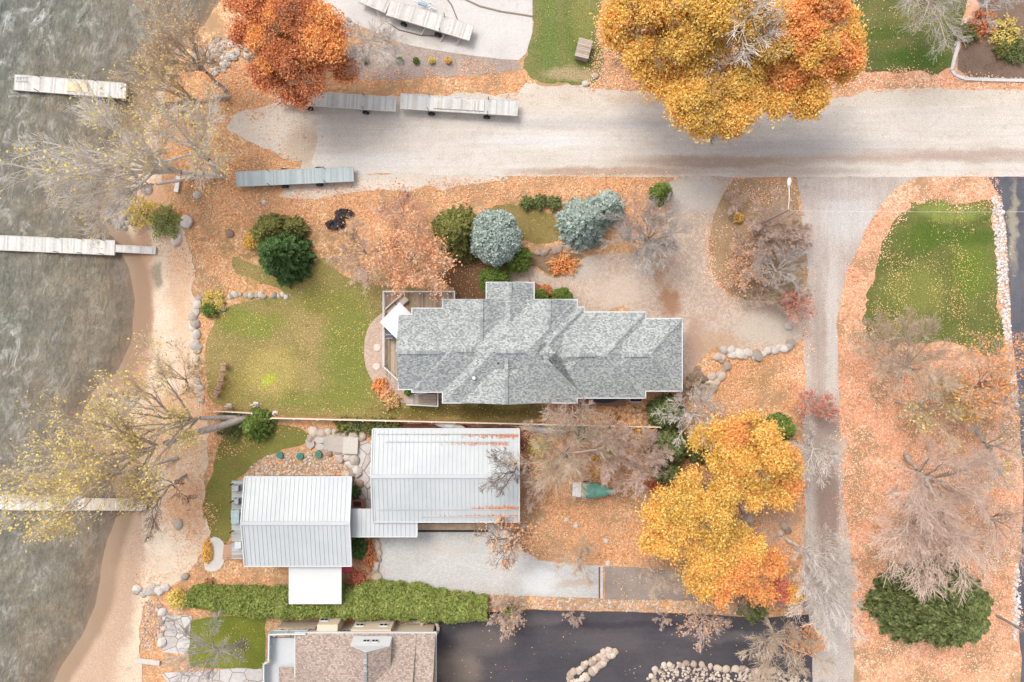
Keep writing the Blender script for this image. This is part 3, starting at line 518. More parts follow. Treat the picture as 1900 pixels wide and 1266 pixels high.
def window(parent, x, y, z, w, h, ax, name='window'):
    """ax: 'x' = glass in a wall facing +-y, 'y' = glass in a wall facing +-x"""
    d = (w, .06, h) if ax == 'x' else (.06, w, h); g = MB().box((x, y, z), d).build(name, glass, parent); fr = MB(); t = .07
    for s in (-1, 1):
        if ax == 'x': fr.box((x, y, z+s*(h/2+t/2)), (w+2*t, .1, t)); fr.box((x+s*(w/2+t/2), y, z), (t, .1, h))
        else: fr.box((x, y, z+s*(h/2+t/2)), (.1, w+2*t, t)); fr.box((x, y+s*(w/2+t/2), z), (.1, t, h))
    fr.box((x, y, z), (.05, .09, h) if ax == 'x' else (.09, .05, h)); fr.build('frame', white_trim, g)
ZE = 3.6; PT = .5
house = empty('house', W(960,655), 'long grey shingled house with stepped hip roofs between the lake lawn and the paver driveway', 'house')
secs = [(740,905,585,722,'x',0,1,0), (765,950,573,727,'x',1,1,.012), (822,1070,557,747,'x',1,1,.02), (945,1083,571,738,'x',1,1,.008), (1000,1197,580,738,'x',1,1,.004), (1100,1265,592,725,'x',1,1,-.006),
        (822,968,557,700,'y',1,0,.03), (968,1067,557,660,'y',1,0,.026), (903,990,525,640,'y',1,0,-.01), (854,1026,620,747,'y',0,1,.016)]
rf, sl_, wl = MB(), MB(), MB(); CPS = []
def ncap(*a):
    m = MB(); caps(m, *a); CPS.append(m)
for (a, b, c, d, ax, e, f, dz) in secs:
    p = W(a, d, ZE); q = W(b, c, ZE); z = ZE+dz
    r0, r1 = hip_roof(rf, p.x, q.x, p.y, q.y, z, PT, ax, bool(e), bool(f))
    sl_.box(((p.x+q.x)/2, (p.y+q.y)/2, z-.13-dz*.5), (q.x-p.x+.2, q.y-p.y+.2, .24)); i = .55
    wl.box(((p.x+q.x)/2, (p.y+q.y)/2, (z-.2)/2-.1), (q.x-p.x-2*i-dz, q.y-p.y-2*i-dz, z+.15))
zr = lambda hw: ZE+hw/S*(H-ZE)/H*PT
for (a, b, y, hw, z0) in [(742,823,653.5,68.5,0), (848,878,650,77,.012), (920,972,652,95,.02), (1036,1100,658,83,.008), (1112,1122,659,79,.004), (1150,1196,658.5,66.5,0)]:
    z = zr(hw); p = W(a, y, ZE); q = W(b, y, ZE); ncap((p.x, p.y, z+z0), (q.x, q.y, z+z0))
for (x, a, b, hw) in [(895,557,632,73), (1017.5,557,604,49.5), (946.5,525,550,43.5), (940,664,747,86)]:
    z = zr(hw)+.02; p = W(x, a, ZE); q = W(x, b, ZE); ncap((p.x, p.y, z), (q.x, q.y, z))
def hipcap(x0, y0, x1, y1, hw): p = W(x0, y0, ZE); q = W(x1, y1, ZE); ncap((p.x, p.y, ZE+.02), (q.x, q.y, zr(hw)), .16, .02)
hipcap(1197,580,1118,659,79); hipcap(1265,592,1199,658.5,66.5); hipcap(1265,725,1199,658.5,66.5); hipcap(1083,571,1000,654.5,83.5); hipcap(1070,747,975,652,95); hipcap(1083,738,1000,654.5,83.5); hipcap(1197,738,1118,659,79)
rfo = rf.build('roof', shing, house); sl_.build('fascia', white_trim, house); wl.build('wall', siding, house)
for m in CPS: m.build('ridge_cap', cap_m, rfo)
for x, y, n in ((879,702,0), (924,674,1)):
    q = W(x, y, 5.2); MB().tube((q.x, q.y, 4.5), (q.x, q.y, 5.7 if n else 5.1), .09 if n else .16, n=12).build('vent_pipe', plain('vent_black', (.03,.03,.03,1)) if n else plain('vent_white', C(226,222,216)), rfo)
for x, y, ax, w in [(860,745,'x',1.6), (990,745,'x',1.6), (1140,736,'x',1.5), (1225,723,'x',1.2), (850,558,'x',1.8), (1040,559,'x',1.5), (1130,582,'x',3.2), (947,527,'x',1.1), (1263,625,'y',1.4), (1263,690,'y',1.4), (741,640,'y',2.4), (741,690,'y',1.6)]:
    s = -1 if ax == 'x' and y > 650 else 1; q = W(x, y, ZE)
    if ax == 'x': q.y -= s*.55-s*.02
    else: q.x += (-.55+.02)*(1 if x > 1000 else -1)
    window(house, q.x, q.y, 1.9, w, 1.3, ax)
# deck of the grey house
deck_m = wood_mat('weathered_deck', [C(150,124,100), C(182,158,134), C(206,188,168), C(168,140,112)])
dk = empty('deck', W(770,600), 'weathered plank deck with white railing wrapping the lake end of the grey house', 'deck'); m = MB(); z = .9
a = W(713,543,z); b = W(843,580,z)
x = a.x
while x < b.x: m.box((x, (a.y+W(0,600,z).y)/2, z), (.135, a.y-W(0,600,z).y, .05)); x += .15
a = W(713,600,z); b = W(745,690,z); x = a.x
while x < b.x+.6:
    yb = min(a.y, -3.2-(x-a.x)*1.0); m.box((x, (a.y+yb)/2-.02, z), (.135, a.y-yb, .045)); x += .15
m.build('deck_boards', deck_m, dk)
skirt = MB(); P = [W(*p, z) for p in [(843,557),(843,543),(712,543),(712,680),(745,712),(764,714)]]
for i in range(len(P)-1): skirt.bar((P[i].x, P[i].y, .43), (P[i+1].x, P[i+1].y, .43), .06, .84)
skirt.build('skirting', plain('skirting_boards', C(190,176,160)), dk)
def railing(parent, P, z0, hh, w=.12, posts=True, bal=.14):
    m = MB(); b = MB()
    for i in range(len(P)-1):
        p, q = Vector(P[i]), Vector(P[i+1]); m.bar((p.x, p.y, z0+hh), (q.x, q.y, z0+hh), w, .06); m.bar((p.x, p.y, z0+.12), (q.x, q.y, z0+.12), .05, .05); L = (q-p).length
        for k in range(1, int(L/bal)): r = p+(q-p)*k/int(L/bal); b.box((r.x, r.y, z0+hh/2+.05), (.03, .03, hh-.14))
    o = m.build('railing', white_trim, parent)
    if posts:
        for p in P: MB().box((p[0], p[1], z0+hh/2), (.12, .12, hh+.12)).build('post', white_trim, parent)
    b.build('balusters', white_trim, o)
zt = 1.85; railing(dk, [W(*p, zt).xy for p in [(843,557),(843,541),(776,541),(711,541),(711,610),(711,680),(746,713),(764,715),(765,728)]], z, .95)
dk2 = empty('deck', W(790,740), 'small lower deck landing with plank steps beside the potted shrub', 'deck'); m = MB(); a = W(757,731,.5); b = W(812,752,.5); x = a.x
while x < b.x-.9: m.box((x, (a.y+b.y)/2, .5), (.135, a.y-b.y, .05)); x += .15
for k in range(4): m.box((b.x-.75+.18*0, a.y-.16-.27*k, .55+.05*k), (1.3, .25, .05))
m.build('deck_boards', wood_mat('landing_boards', [C(168,150,132), C(196,182,166), C(214,204,190)]), dk2)
railing(dk2, [W(*p, 1.2).xy for p in [(755,751),(812,754),(812,730)]], .3, .9); railing(dk2, [W(*p, 1.2).xy for p in [(768,732),(792,729)]], .3, .9, posts=False)
# parasol, outdoor sofa, grill on the deck
pr = empty('parasol', W(741,600,.9), 'big square white parasol leaning out over the deck of the grey house', 'parasol'); c = W(741,598,3.0); r = 1.92; cs = [(c.x-r, c.y+.0), (c.x, c.y+r), (c.x+r, c.y), (c.x, c.y-r)]
m = MB(); m.add([(p[0], p[1], 2.75) for p in cs]+[(c.x, c.y, 3.15)]+[(p[0], p[1], 2.70) for p in cs], [(0,1,4),(1,2,4),(2,3,4),(3,0,4),(5,8,7,6),(0,5,6,1),(1,6,7,2),(2,7,8,3),(3,8,5,0)]); m.build('canopy', plain('white_canvas', C(236,234,236), .8, .2, .02), pr)
MB().tube((c.x, c.y, .92), (c.x, c.y, 3.22), .03).build('pole', white_trim, pr)
sf = empty('outdoor_sofa', W(740,560,.9), 'beige cushioned outdoor sofa standing slantwise above the white parasol', 'sofa'); q1 = W(737,567,1.3); beige = plain('beige_cushion', C(206,192,178), .9, .1, .06, 2)
A = math.radians(42); u = Vector((math.cos(A), math.sin(A))); n_ = Vector((-u.y, u.x))
for k in (-.62, .62): MB().box((q1.x+u.x*k, q1.y+u.y*k, 1.25), (1.18, .8, .25), A).build('cushion', beige, sf, bevel=.05)
MB().box((q1.x+n_.x*.45, q1.y+n_.y*.45, 1.45), (2.4, .16, .6), A).build('backrest', beige, sf, bevel=.04); MB().box((q1.x, q1.y, 1.02), (2.4, .85, .2), A).build('base', deck_m, sf)
gr = empty('grill', W(722,621,.9), 'dark grey barbecue grill tucked between the white parasol and the deck railing', 'grill'); q = W(724,622,1.6); gm = plain('grill_metal', C(96,106,124), .35, .5, .05)
MB().box((q.x, q.y, 1.35), (.8, .5, .9)).build('cabinet', gm, gr, bevel=.03)
m = MB(); m.loft([[(q.x+s*.36, q.y+math.cos(t_)*.26, 1.8+math.sin(t_)*.24) for t_ in [math.pi*k/8 for k in range(9)]] for s in (-1, 1)]); m.build('lid', gm, gr)
MB().bar((q.x-.3, q.y-.3, 1.95), (q.x+.3, q.y-.3, 1.95), .04).build('handle', white_trim, gr)
# metal roofed cottages
metal = NT('white_metal_roof', .45, .4); nn = metal.noise(.35, 6, .7); n3 = metal.noise(2.5, 5, .7); cc = metal.ramp(nn.outputs[0], [(.3, C(190,194,194)), (.7, C(204,207,206))])
cc = metal.mix(metal.rng(n3.outputs[0], .62, .8, 0, .35), cc, C(196,190,182)); metal.b.inputs['Metallic'].default_value = 0; metal_m = metal.out(cc)
rust_lf = palette('roof_leaf_litter', [C(170,100,70), C(206,140,106), C(222,170,140)], 2., .5, 0)
def cottage(label, a, b, c, d, yr, ze, rise, guards=(), leaves=()):
    o = empty('cottage', W((a+b)/2, (c+d)/2), label, 'cottage'); p = W(a, d, ze); q = W(b, c, ze); yc = W(0, yr, ze+rise).y; x0, x1 = p.x, q.x; y0, y1 = p.y, q.y; t = .12
    m = MB(); pr_ = [(y0, ze), (yc, ze+rise), (y1, ze), (y1, ze-t), (yc, ze+rise-t), (y0, ze-t)]
    m.loft([[(x, y, z) for y, z in pr_] for x in (x0, x1)], cap=False); m.add([(x0,)+pr_[i] for i in range(6)], [(0,5,4,1),(1,4,3,2)]); m.add([(x1,)+pr_[i] for i in range(6)], [(0,1,4,5),(1,2,3,4)])
    x = x0+.2; k = 0
    while x < x1-.1:
        for (ya, yb) in ((y0, yc), (y1, yc)): m.bar((x, ya, ze+.02), (x, yb, ze+rise+.02), .035, .045)
        x += .41
    rf_ = m.build('roof', metal_m, o)
    MB().bar((x0-.02, yc, ze+rise+.05), (x1+.02, yc, ze+rise+.05), .34, .05).build('ridge_cap', metal_m, rf_)
    m = MB()
    for s, yy in ((1, y1+.05), (-1, y0-.05)): m.box(((x0+x1)/2, yy, ze-.06), (x1-x0+.1, .1, .16))
    for xx in (x0-.05, x1+.05):
        m.bar((xx, y0, ze), (xx, yc, ze+rise), .1, .2); m.bar((xx, y1, ze), (xx, yc, ze+rise), .1, .2)
    m.build('trim', white_trim, rf_); i = .5
    m = MB(); m.prism([(x0+i, y0+i), (x1-i, y0+i), (x1-i, y1-i), (x0+i, y1-i)], -.1, ze-.05)
    for xx in (x0+i, x1-i-.1): m.add([(xx,y0+i,ze-.06),(xx,y1-i,ze-.06),(xx,yc,ze+rise-.2),(xx+.1,y0+i,ze-.06),(xx+.1,y1-i,ze-.06),(xx+.1,yc,ze+rise-.2)], [(0,1,2),(5,4,3),(0,3,4,1),(1,4,5,2),(2,5,3,0)])
    m.build('wall', plain('cottage_siding', C(150,140,130)), o)
    def zroof(y): return ze+rise*((y-y0)/(yc-y0) if y < yc else (y1-y)/(y1-yc))
    for (yy, xa, xb) in guards:
        Y = W(0, yy, ze+.4).y; X0 = W(xa, 0, ze).x; X1 = W(xb, 0, ze).x; m = MB(); m.bar((X0, Y, zroof(Y)+.09), (X1, Y, zroof(Y)+.09), .05, .06); m.build('snow_guard', metal_m, rf_)
    rn = np.random.default_rng(5); Q = []
    for (yy, xa, xb, sp, n) in leaves:
        xx = xb-(xb-xa)*rn.power(.45, n)*0-(xb-xa)*(1-rn.power(2.2, n)); X = (xx-950)*(H-ze)/H/S; Y = W(0, yy, ze+.3).y+np.abs(rn.normal(0, sp, n))*(1 if yy < yr else 1)*(-1 if yy < yr else 1)
        Q.append(np.stack([X, Y, np.array([zroof(v) for v in Y])+.05+rn.uniform(0, .05, n)], 1))
    if Q:
        Q = np.concatenate(Q); V, F = cards(Q, .075, .3, rn); me_ = npmesh('roof_leaves', V-np.array(o.location), F); tag(link('roof_leaves', me_, rust_lf, o), kind='stuff')
    return o, x0, x1, y0, y1
co1, *_ = cottage('cottage nearest the lake with a low pitched white metal roof', 455, 651.5, 886, 1050, 971, 3.5, .85)
co2, *_ = cottage('larger cottage with a long white metal roof streaked with leaves and snow guards', 692.5, 962.5, 797, 968, 884, 3.4, .8, guards=[(806,700,955),(820,715,945),(946,700,958),(960,782,958)], leaves=[(807,850,962,.14,250),(822,800,942,.1,210),(945,860,962,.12,300),(959,800,960,.05,160),(806,720,900,.03,80)])
lk = empty('breezeway', W(711,968), 'narrow white metal breezeway roof joining the two white roofed cottages', 'breezeway'); z = 3.05; p = W(650.5,995,z); q = W(773,944,z); m = MB(); m.box(((p.x+q.x)/2, (p.y+q.y)/2, z), (q.x-p.x, q.y-p.y, .1)); x = p.x+.2
while x < q.x: m.box((x, (p.y+q.y)/2, z+.07), (.05, q.y-p.y, .06)); x += .42
m.box(((p.x+q.x)/2+1.1, q.y-.75, z+.1), (4.3, .06, .1)); r_ = m.build('roof', metal_m, lk); m = MB(); m.box(((p.x+q.x)/2, p.y-.05, z-.02), (q.x-p.x+.1, .1, .18)); m.box((q.x+.05, (p.y+q.y)/2, z-.02), (.1, q.y-p.y, .18)); m.build('trim', white_trim, r_)
for fx in (.55, .95):
    for yy in (p.y+.25, q.y-.3): MB().box((p.x+(q.x-p.x)*fx, yy, 1.5), (.14, .14, 3.)).build('post', white_trim, lk)
pc = empty('porch', W(585,1085), 'flat bright white porch roof reaching over the hedge from the lake cottage', 'porch'); z = 2.8; p = W(536,1121,z); q = W(634,1048,z); MB().box(((p.x+q.x)/2, (p.y+q.y)/2, z), (q.x-p.x, q.y-p.y, .14)).build('roof', plain('white_membrane', C(218,218,215), .5, .3, .035, .5), pc, bevel=.02)
for fx in (.06, .94): MB().box((p.x+(q.x-p.x)*fx, p.y+.25, 1.4), (.14, .14, 2.7)).build('post', white_trim, pc)
# garage door strip, threshold band
m = MB(); a = W(772,985); b = W(905,985); MB().box(((a.x+b.x)/2, a.y+.45, .06), (b.x-a.x, .55, .12)).build('garage_apron', plain('stained_concrete', C(198,170,140), .9, .1, .2, 1.5), co2); MB().box(((a.x+b.x)/2, a.y-.02, .03), (b.x-a.x, .22, .08)).build('drain_grate', plain('dark_grate', C(66,54,50)), co2)
q = W(1116,1081); tag(MB().box((q.x, q.y, .03), (.28, 3.2, .08)).build('kerb', plain('pale_kerb', C(206,196,188))), 'pale concrete kerb closing the right end of the grey pavers', 'kerb')
q = W(1112.5,1081); tag(MB().box((q.x-.02, q.y, .028), (.16, 3.1, .06)).build('drain_grate', plain('rusty_grate', C(122,84,74), .8, .2, .3, 6)), 'long rusty drain grate set beside the pale kerb', 'drain')
# deck of the lake cottage
dk3 = empty('deck', W(442,960), 'pale grey deck with short brown posts on the lake side of the white cottage', 'deck'); z = .6; m = MB(); a = W(430,893,z); b = W(452,1036,z); y = b.y
while y < a.y: m.box(((a.x+b.x)/2+.35, y, z), (b.x-a.x+.7, .135, .05)); y += .15
m.build('deck_boards', wood_mat('grey_deck', [C(168,172,168), C(190,194,190), C(206,208,204)]), dk3)
for yy in (900,932,962,988): q = W(428,yy,1.2); MB().tube((q.x, q.y, 0), (q.x, q.y, 1.5), .06).build('post', plain('brown_post', C(110,78,60)), dk3)
m = MB()
for k in range(4): q = W(446-9*k, 1020+1.5*k, .45-.12*k); m.box((q.x, q.y, .5-.12*k), (.5, 1.5, .06), -.1)
for yy in (1008,1031): p_, q_ = W(452,yy,1.), W(414,yy+2 if yy > 1010 else yy-3,.5); m.bar((p_.x, p_.y, 1.0), (q_.x, q_.y, .5), .1, .1)
m.build('stairs', wood_mat('brown_steps', [C(150,100,76), C(190,140,112), C(206,170,146)]), dk3)
for y, lb in ((905,'upper deck chair with a pale cushion on the lake cottage deck'), (929,'lower deck chair with crossed legs on the lake cottage deck')):
    q = W(441, y, .9); ch = empty('deck_chair', (q.x, q.y, .6), lb, 'chair'); fm = plain('chair_grey', C(128,128,134), .5); MB().box((q.x, q.y, 1.0), (.5, .55, .06)).build('seat', plain('seat_pale', C(190,194,198)), ch); MB().box((q.x+.3, q.y, 1.25), (.06, .55, .5)).build('backrest', fm, ch)
    for s in (-1, 1): MB().box((q.x, q.y+s*.3, 1.2), (.6, .05, .05)).build('armrest', fm, ch)
    for sx in (-1, 1):
        for s in (-1, 1): MB().box((q.x+sx*.24, q.y+s*.25, .8), (.04, .04, .4)).build('leg', fm, ch)
q = W(439,957,.9); tb = empty('table', (q.x, q.y, .6), 'pale glass topped table on the lake cottage deck', 'table'); MB().box((q.x, q.y, 1.3), (.8, 1.3, .04)).build('tabletop', plain('table_glass', C(176,194,196), .2), tb, bevel=.01)
for sx in (-1, 1):
    for s in (-1, 1): MB().box((q.x+sx*.34, q.y+s*.55, .94), (.05, .05, .68)).build('leg', fm, tb)
q = W(443,1011,.9); cl = empty('cooler', (q.x, q.y, .6), 'small white storage box at the lower end of the lake cottage deck', 'box'); MB().box((q.x, q.y, .85), (.6, .6, .45)).build('body', white_trim, cl, bevel=.02); MB().box((q.x, q.y, 1.1), (.66, .66, .06)).build('lid', white_trim, cl, bevel=.02)
q = W(664,933,.6); pl = empty('planter', (q.x, q.y, 0), 'raised planter with rust red rim between the two white roofs', 'planter'); MB().box((q.x, q.y-.1, .4), (1.4, .8, .8)).build('box', plain('grey_panel', C(158,164,176)), pl); m = MB()
for s in (-1, 1): m.box((q.x+s*.55, q.y-.1, .84), (.35, .95, .08)); m.box((q.x, q.y-.1+s*.4, .84), (.75, .18, .08))
m.build('rim', plain('rust_red_wood', C(176,104,78)), pl); MB().box((q.x, q.y-.1, .78), (.75, .5, .06)).build('soil', plain('dark_soil', C(70,56,50)), pl)
q = W(645,1057); tag(MB().prism([(q.x-.55,q.y+.3),(q.x+.6,q.y+.35),(q.x+.5,q.y-.3),(q.x-.45,q.y-.25)], .1, .35).build('tarp', plain('pink_red_tarp', C(232,96,112), .7, .2, .15, 4), bevel=.08), 'bright pink red tarp bundle beside the white porch roof', 'tarp')
# brown roofed house at the bottom edge
bh = empty('house', W(670,1240), 'brown shingled house with white trimmed dormer at the bottom edge', 'house'); bs = shingle_mat('brown_shingles', C(134,116,106), C(170,152,140), C(200,184,172)); ze = 3.4
rf, tr, wl = MB(), MB(), MB(); p = W(560,1420,ze); q = W(808,1175.5,ze); hw = (q.y-p.y)/2; yc = (p.y+q.y)/2; pt = .75; rz = ze+hw*pt
xl = W(548,0,ze).x; hip_roof(rf, xl, W(772,0,ze+.3).x, p.y, q.y, ze+.02, pt, 'x', True, False); hip_roof(rf, xl+4, q.x, p.y, q.y, ze, .62, 'x', False, False); x2 = W(514,0,ze).x; y2 = W(0,1243,ze).y
rf.add([(x2,p.y,ze-.5),(xl+3,p.y,ze-.5),(xl+3,y2,ze-.5),(x2,y2,ze-.5),(x2+2.4,y2-2.4,ze+1.2),(xl+3,y2-2.4,ze+1.2),(x2+2.4,p.y+2,ze+1.2),(xl+3,p.y+2,ze+1.2)], [(2,3,4,5),(3,0,6,4),(0,1,7,6),(4,6,7,5),(3,2,1,0)])
tr.box(((xl+q.x)/2, (p.y+q.y)/2, ze-.12), (q.x-xl+.2, q.y-p.y+.2, .22)); rfb = rf.build('roof', bs, bh); tr.build('fascia', white_trim, rfb)
i = .45; wl.box(((xl+q.x)/2+.2, (p.y+q.y)/2, ze/2-.15), (q.x-xl-2*i-.4, q.y-p.y-2*i, ze+.1)); a = W(595,1152,1.5); b = W(632,1176,1.5)
wl.box(((a.x+b.x)/2+.1, q.y+.05, 1.55), (b.x-a.x, 1.3, 3.1)); a = W(658,0,1.5); b = W(730,0,1.5); wl.box(((a.x+b.x)/2, q.y-.25, 1.5), (b.x-a.x, .9, 3.0))
wl.build('wall', plain('cream_siding', C(226,206,182), .7, .2, .05), bh)
for x in (602,642,668,712): qq = W(x,1165,2.0); window(bh, qq.x, q.y-.43+(.0 if x == 642 else (.66 if x > 650 else 1.15)), 2.0, .7, .5, 'x')
dz = 5.2; dm, dt = MB(), MB(); a = W(648,1199,dz); b = W(725,1199,dz); xc = W(679,0,dz+.9).x; yf = W(0,1199,dz).y
dm.add([(a.x,yf,dz),(xc,yf-.1,dz+1.2),(b.x,yf,dz),(a.x,yf-7,dz),(xc,yf-7,dz+1.2),(b.x,yf-7,dz)], [(0,1,4,3),(1,2,5,4),(0,2,1),(3,4,5),(0,3,5,2)]); dm.build('dormer_roof', bs, bh)
dt.add([(a.x+.1,yf+.35,dz-1.3),(b.x-.1,yf+.35,dz-1.3),(b.x-.1,yf+.02,dz-.02),(xc,yf-.05,dz+1.1),(a.x+.1,yf+.02,dz-.02),(a.x+.1,yf-2,dz-1.3),(b.x-.1,yf-2,dz-1.3),(b.x-.1,yf-2,dz),(xc,yf-2,dz+1.1),(a.x+.1,yf-2,dz)], [(0,1,2,3,4),(9,8,7,6,5),(0,5,6,1),(1,6,7,2),(2,7,8,3),(3,8,9,4),(4,9,5,0)])
dw = dt.build('dormer_wall', white_trim, bh)
for s in (-.45, .35): window(bh, (a.x+b.x)/2+s, yf+.2, dz-.7, .55, .6, 'x')
m = MB(); caps(m, (xc, yf-.1, dz+1.2), (xc, yf-7, dz+1.2), .3); m.build('ridge_cap', cap_m, rfb)
bl = empty('balcony', W(520,1210), 'pale grey balcony with white railing and glass panels on the brown roofed house', 'balcony'); z = 2.6; pts = [W(*p, z).xy for p in [(560,1184),(502,1184),(502,1232),(494,1236),(494,1330),(560,1330)]]
MB().prism([(p.x, p.y) for p in pts][::-1], z-.2, z).build('floor', plain('balcony_floor', C(208,210,210), .7, .2, .04), bl); P = [W(*p, z+1).xy for p in [(566,1177),(530,1177),(499,1178),(498,1228),(489,1233),(489,1290),(488,1330)]]
m = MB(); g = MB()
for i in range(len(P)-1):
    for zz, w in ((z+1.0, .14), (z+.1, .08)): m.bar((P[i].x, P[i].y, zz), (P[i+1].x, P[i+1].y, zz), w, .06)
    g.bar((P[i].x, P[i].y, z+.55), (P[i+1].x, P[i+1].y, z+.55), .02, .8)
m.build('railing', white_trim, bl); g.build('glass_panel', plain('rail_glass', C(190,206,204), .1, .5), bl)
for p in P+[(P[2]+(P[3]-P[2])*k/4) for k in (1,2,3)]: MB().box((p.x, p.y, z+.5), (.12, .12, 1.05)).build('post', white_trim, bl)
for p in (pts[1], pts[3]): MB().box((p.x+.2, p.y-.2, z/2-.1), (.2, .2, z)).build('support', white_trim, bl)
q1, q2 = W(514,1164,1.8), W(585,1172,1.8); tag(MB().box(((q1.x+q2.x)/2, q1.y-.1, .9), (q2.x-q1.x, .08, 1.8)).build('board_screen', deck_m), 'brown board screen behind the balcony railing', 'screen')
wr = empty('stone_ring', W(797,1168), 'round fieldstone ring with dark middle at the corner of the dark driveway', 'fire pit'); q = W(797,1166,.4); m = MB()
for k in range(12): an = k*math.pi/6; m.box((q.x+.85*math.cos(an), q.y+.85*math.sin(an), .3), (.3, .42, .6), an)
m.build('stones', st_warm, wr, bevel=.05); MB().tube((q.x, q.y, .02), (q.x, q.y, .15), .65, n=20).build('ash_bed', plain('dark_ash', C(82,70,66)), wr)
q = W(776,1150,.3); tag(MB().box((q.x, q.y, .2), (1.9, .8, .4)).build('slab', st_white, bevel=.06), 'grey stone block between the hedge and the dark driveway', 'slab')
# ---------------------------------------------------------------- docks
dock_w = wood_mat('silver_dock_boards', [C(176,168,160), C(208,204,198), C(230,226,220), C(194,182,170)]); dock_g = wood_mat('green_grey_dock_boards', [C(160,170,170), C(178,188,188), C(196,202,200)]); tyre = plain('tyre_rubber', (.02,.02,.02,1), .9); pipe = plain('dark_pipe', C(86,86,94), .5, .4); pale_fr = plain('pale_dock_frame', C(214,206,196))
def dock(p0, p1, wpx, z, label, mat, posts=(), wheels=(), frame=None, name='dock', lean=.25, group=None, gap=.004):
    a = W(*p0, z); b = W(*p1, z); L = (b-a).length; u = (b-a).normalized(); nrm = Vector((-u.y, u.x, 0)); w = M(wpx, z); o = empty(name, ((a.x+b.x)/2, (a.y+b.y)/2, z-.3), label, 'dock', group); rz = math.atan2(u.y, u.x); rn = random.Random(int(p0[0]))
    m = MB(); n = int(L/.15)
    for k in range(n): p = a+u*L*(k+.5)/n; m.box((p.x, p.y, z+rn.uniform(-.004, .004)), (L/n-gap, w-.12+rn.uniform(-.03, .03), .04), rz)
    m.build('deck_boards', mat, o); m = MB()
    for s in (-1, 1): m.bar(a+nrm*s*(w/2-.03)-Vector((0,0,.06)), b+nrm*s*(w/2-.03)-Vector((0,0,.06)), .06, .2)
    for e, s in ((a, -1), (b, 1)): m.bar(e+nrm*(w/2)+u*s*.03-Vector((0,0,.06)), e-nrm*(w/2)+u*s*.03-Vector((0,0,.06)), .06, .2)
    m.build('frame', frame or pale_fr, o)
    for t in posts:
        for s in (-1, 1): p = a+u*L*t+nrm*s*(w/2-.06); MB().tube((p.x-lean*.2, p.y-.0, z-1.0), (p.x+lean*.0, p.y, z+.75), .035).build('post', pipe, o)
    for t in wheels:
        p = a+u*L*t
        for s in (-1, 1):
            c_ = p+nrm*s*(w/2+.08); wh = MB().tube((c_.x-nrm.x*.09, c_.y-nrm.y*.09, .34), (c_.x+nrm.x*.09, c_.y+nrm.y*.09, .34), .34, n=20).build('wheel', tyre, o); MB().tube((c_.x-nrm.x*.1, c_.y-nrm.y*.1, .34), (c_.x+nrm.x*.1, c_.y+nrm.y*.1, .34), .15, n=12).build('rim', pipe, wh)
        m = MB(); m.bar((p.x+nrm.x*w/2, p.y+nrm.y*w/2, .34), (p.x-nrm.x*w/2, p.y-nrm.y*w/2, .34), .06); m.bar((p.x, p.y, .34), (p.x, p.y, z), .08); m.build('axle', pipe, o)
    return o, a, b, u, nrm, w
o, a, b, u, nr, w = dock((28,153), (233,169), 29, .1, 'wooden floating dock in the lake with a pale yellow panel in its middle', dock_w, posts=(.22,.73))
p = a+(b-a)*.57; MB().box((p.x, p.y, .15), (2.1, .95, .06), math.atan2(u.y, u.x)).build('panel', plain('pale_yellow_plywood', C(228,208,166)), o); p = a+(b-a)*.06+nr*.35; st_ = MB()
for k in range(4): st_.bar((p.x-.45+.3*k, p.y-.22, .24), (p.x-.45+.3*k, p.y+.22, .24), .05)
for s_ in (-.22, .22): st_.bar((p.x-.6, p.y+s_, .2), (p.x+.6, p.y+s_, .2), .05)
st_.build('ladder', white_trim, o)
dock((-60,448), (212,460), 28, .1, 'long grey dock reaching out left from the upper beach', dock_w, posts=(.62,.78,.93), lean=0); dock((214,461), (288,465), 14, .02, 'narrow ramp from the upper beach to the long grey dock', dock_w, name='gangway')
dock((-60,932), (150,934), 28, .0, 'dock under the yellow leaves of the leaning lakeside tree', dock_w, posts=(.3,)); dock((151,936), (270,937), 22, .02, 'shore section of the dock half covered by bare branches', wood_mat('bleached_boards', [C(206,188,170), C(226,212,196), C(190,170,150)]), name='gangway')
dock((516,179), (734,194), 27, 1.0, 'wheeled dock section parked under the rust coloured tree', wood_mat('old_grey_boards', [C(170,172,168), C(196,196,192), C(216,214,208)]), posts=(.24,.73), wheels=(.26,.74))
o, a, b, u, nr, w = dock((744,188), (960,201), 29, 1.0, 'wheeled dock section with a raised deck plate parked by the road', wood_mat('grey_white_boards', [C(180,178,172), C(206,204,200), C(222,220,214)]), posts=(.24,.75), wheels=(.26,.74)); p = a+(b-a)*.5; m = MB()
for k in range(30): q_ = p+u*(k-14.5)*.165; m.box((q_.x, q_.y, 1.09), (.15, 1.05, .05), math.atan2(u.y, u.x))
m.build('raised_boards', dock_w, o)
dock((439,333), (655,323), 28, .8, 'green grey rolling dock parked on the leaves below the road end', dock_g, posts=(.28,.76), wheels=(.4,.7), frame=plain('metal_frame', C(170,178,178), .4, .5))
dock((722,14), (874,61), 31, 1.0, 'pale dock section lying slantwise on the concrete pad at the top', dock_w, posts=(.65,), wheels=(.2,.62)); dock((672,-8), (719,12), 27, .9, 'far end dock section touching the slanted dock at the top edge', dock_w)
for i, (x, y) in enumerate([(790,52),(826,63),(855,71)]):
    a, b = W(x, y, .6), W(x-9, y+13, .1); tag(MB().bar((a.x, a.y, .7), (b.x, b.y, .1), .09, .05).build('support_strut', pale_fr), ['left pale strut sticking out under the slanted dock', 'middle pale strut sticking out under the slanted dock', 'right pale strut near the end of the slanted dock'][i], 'strut')
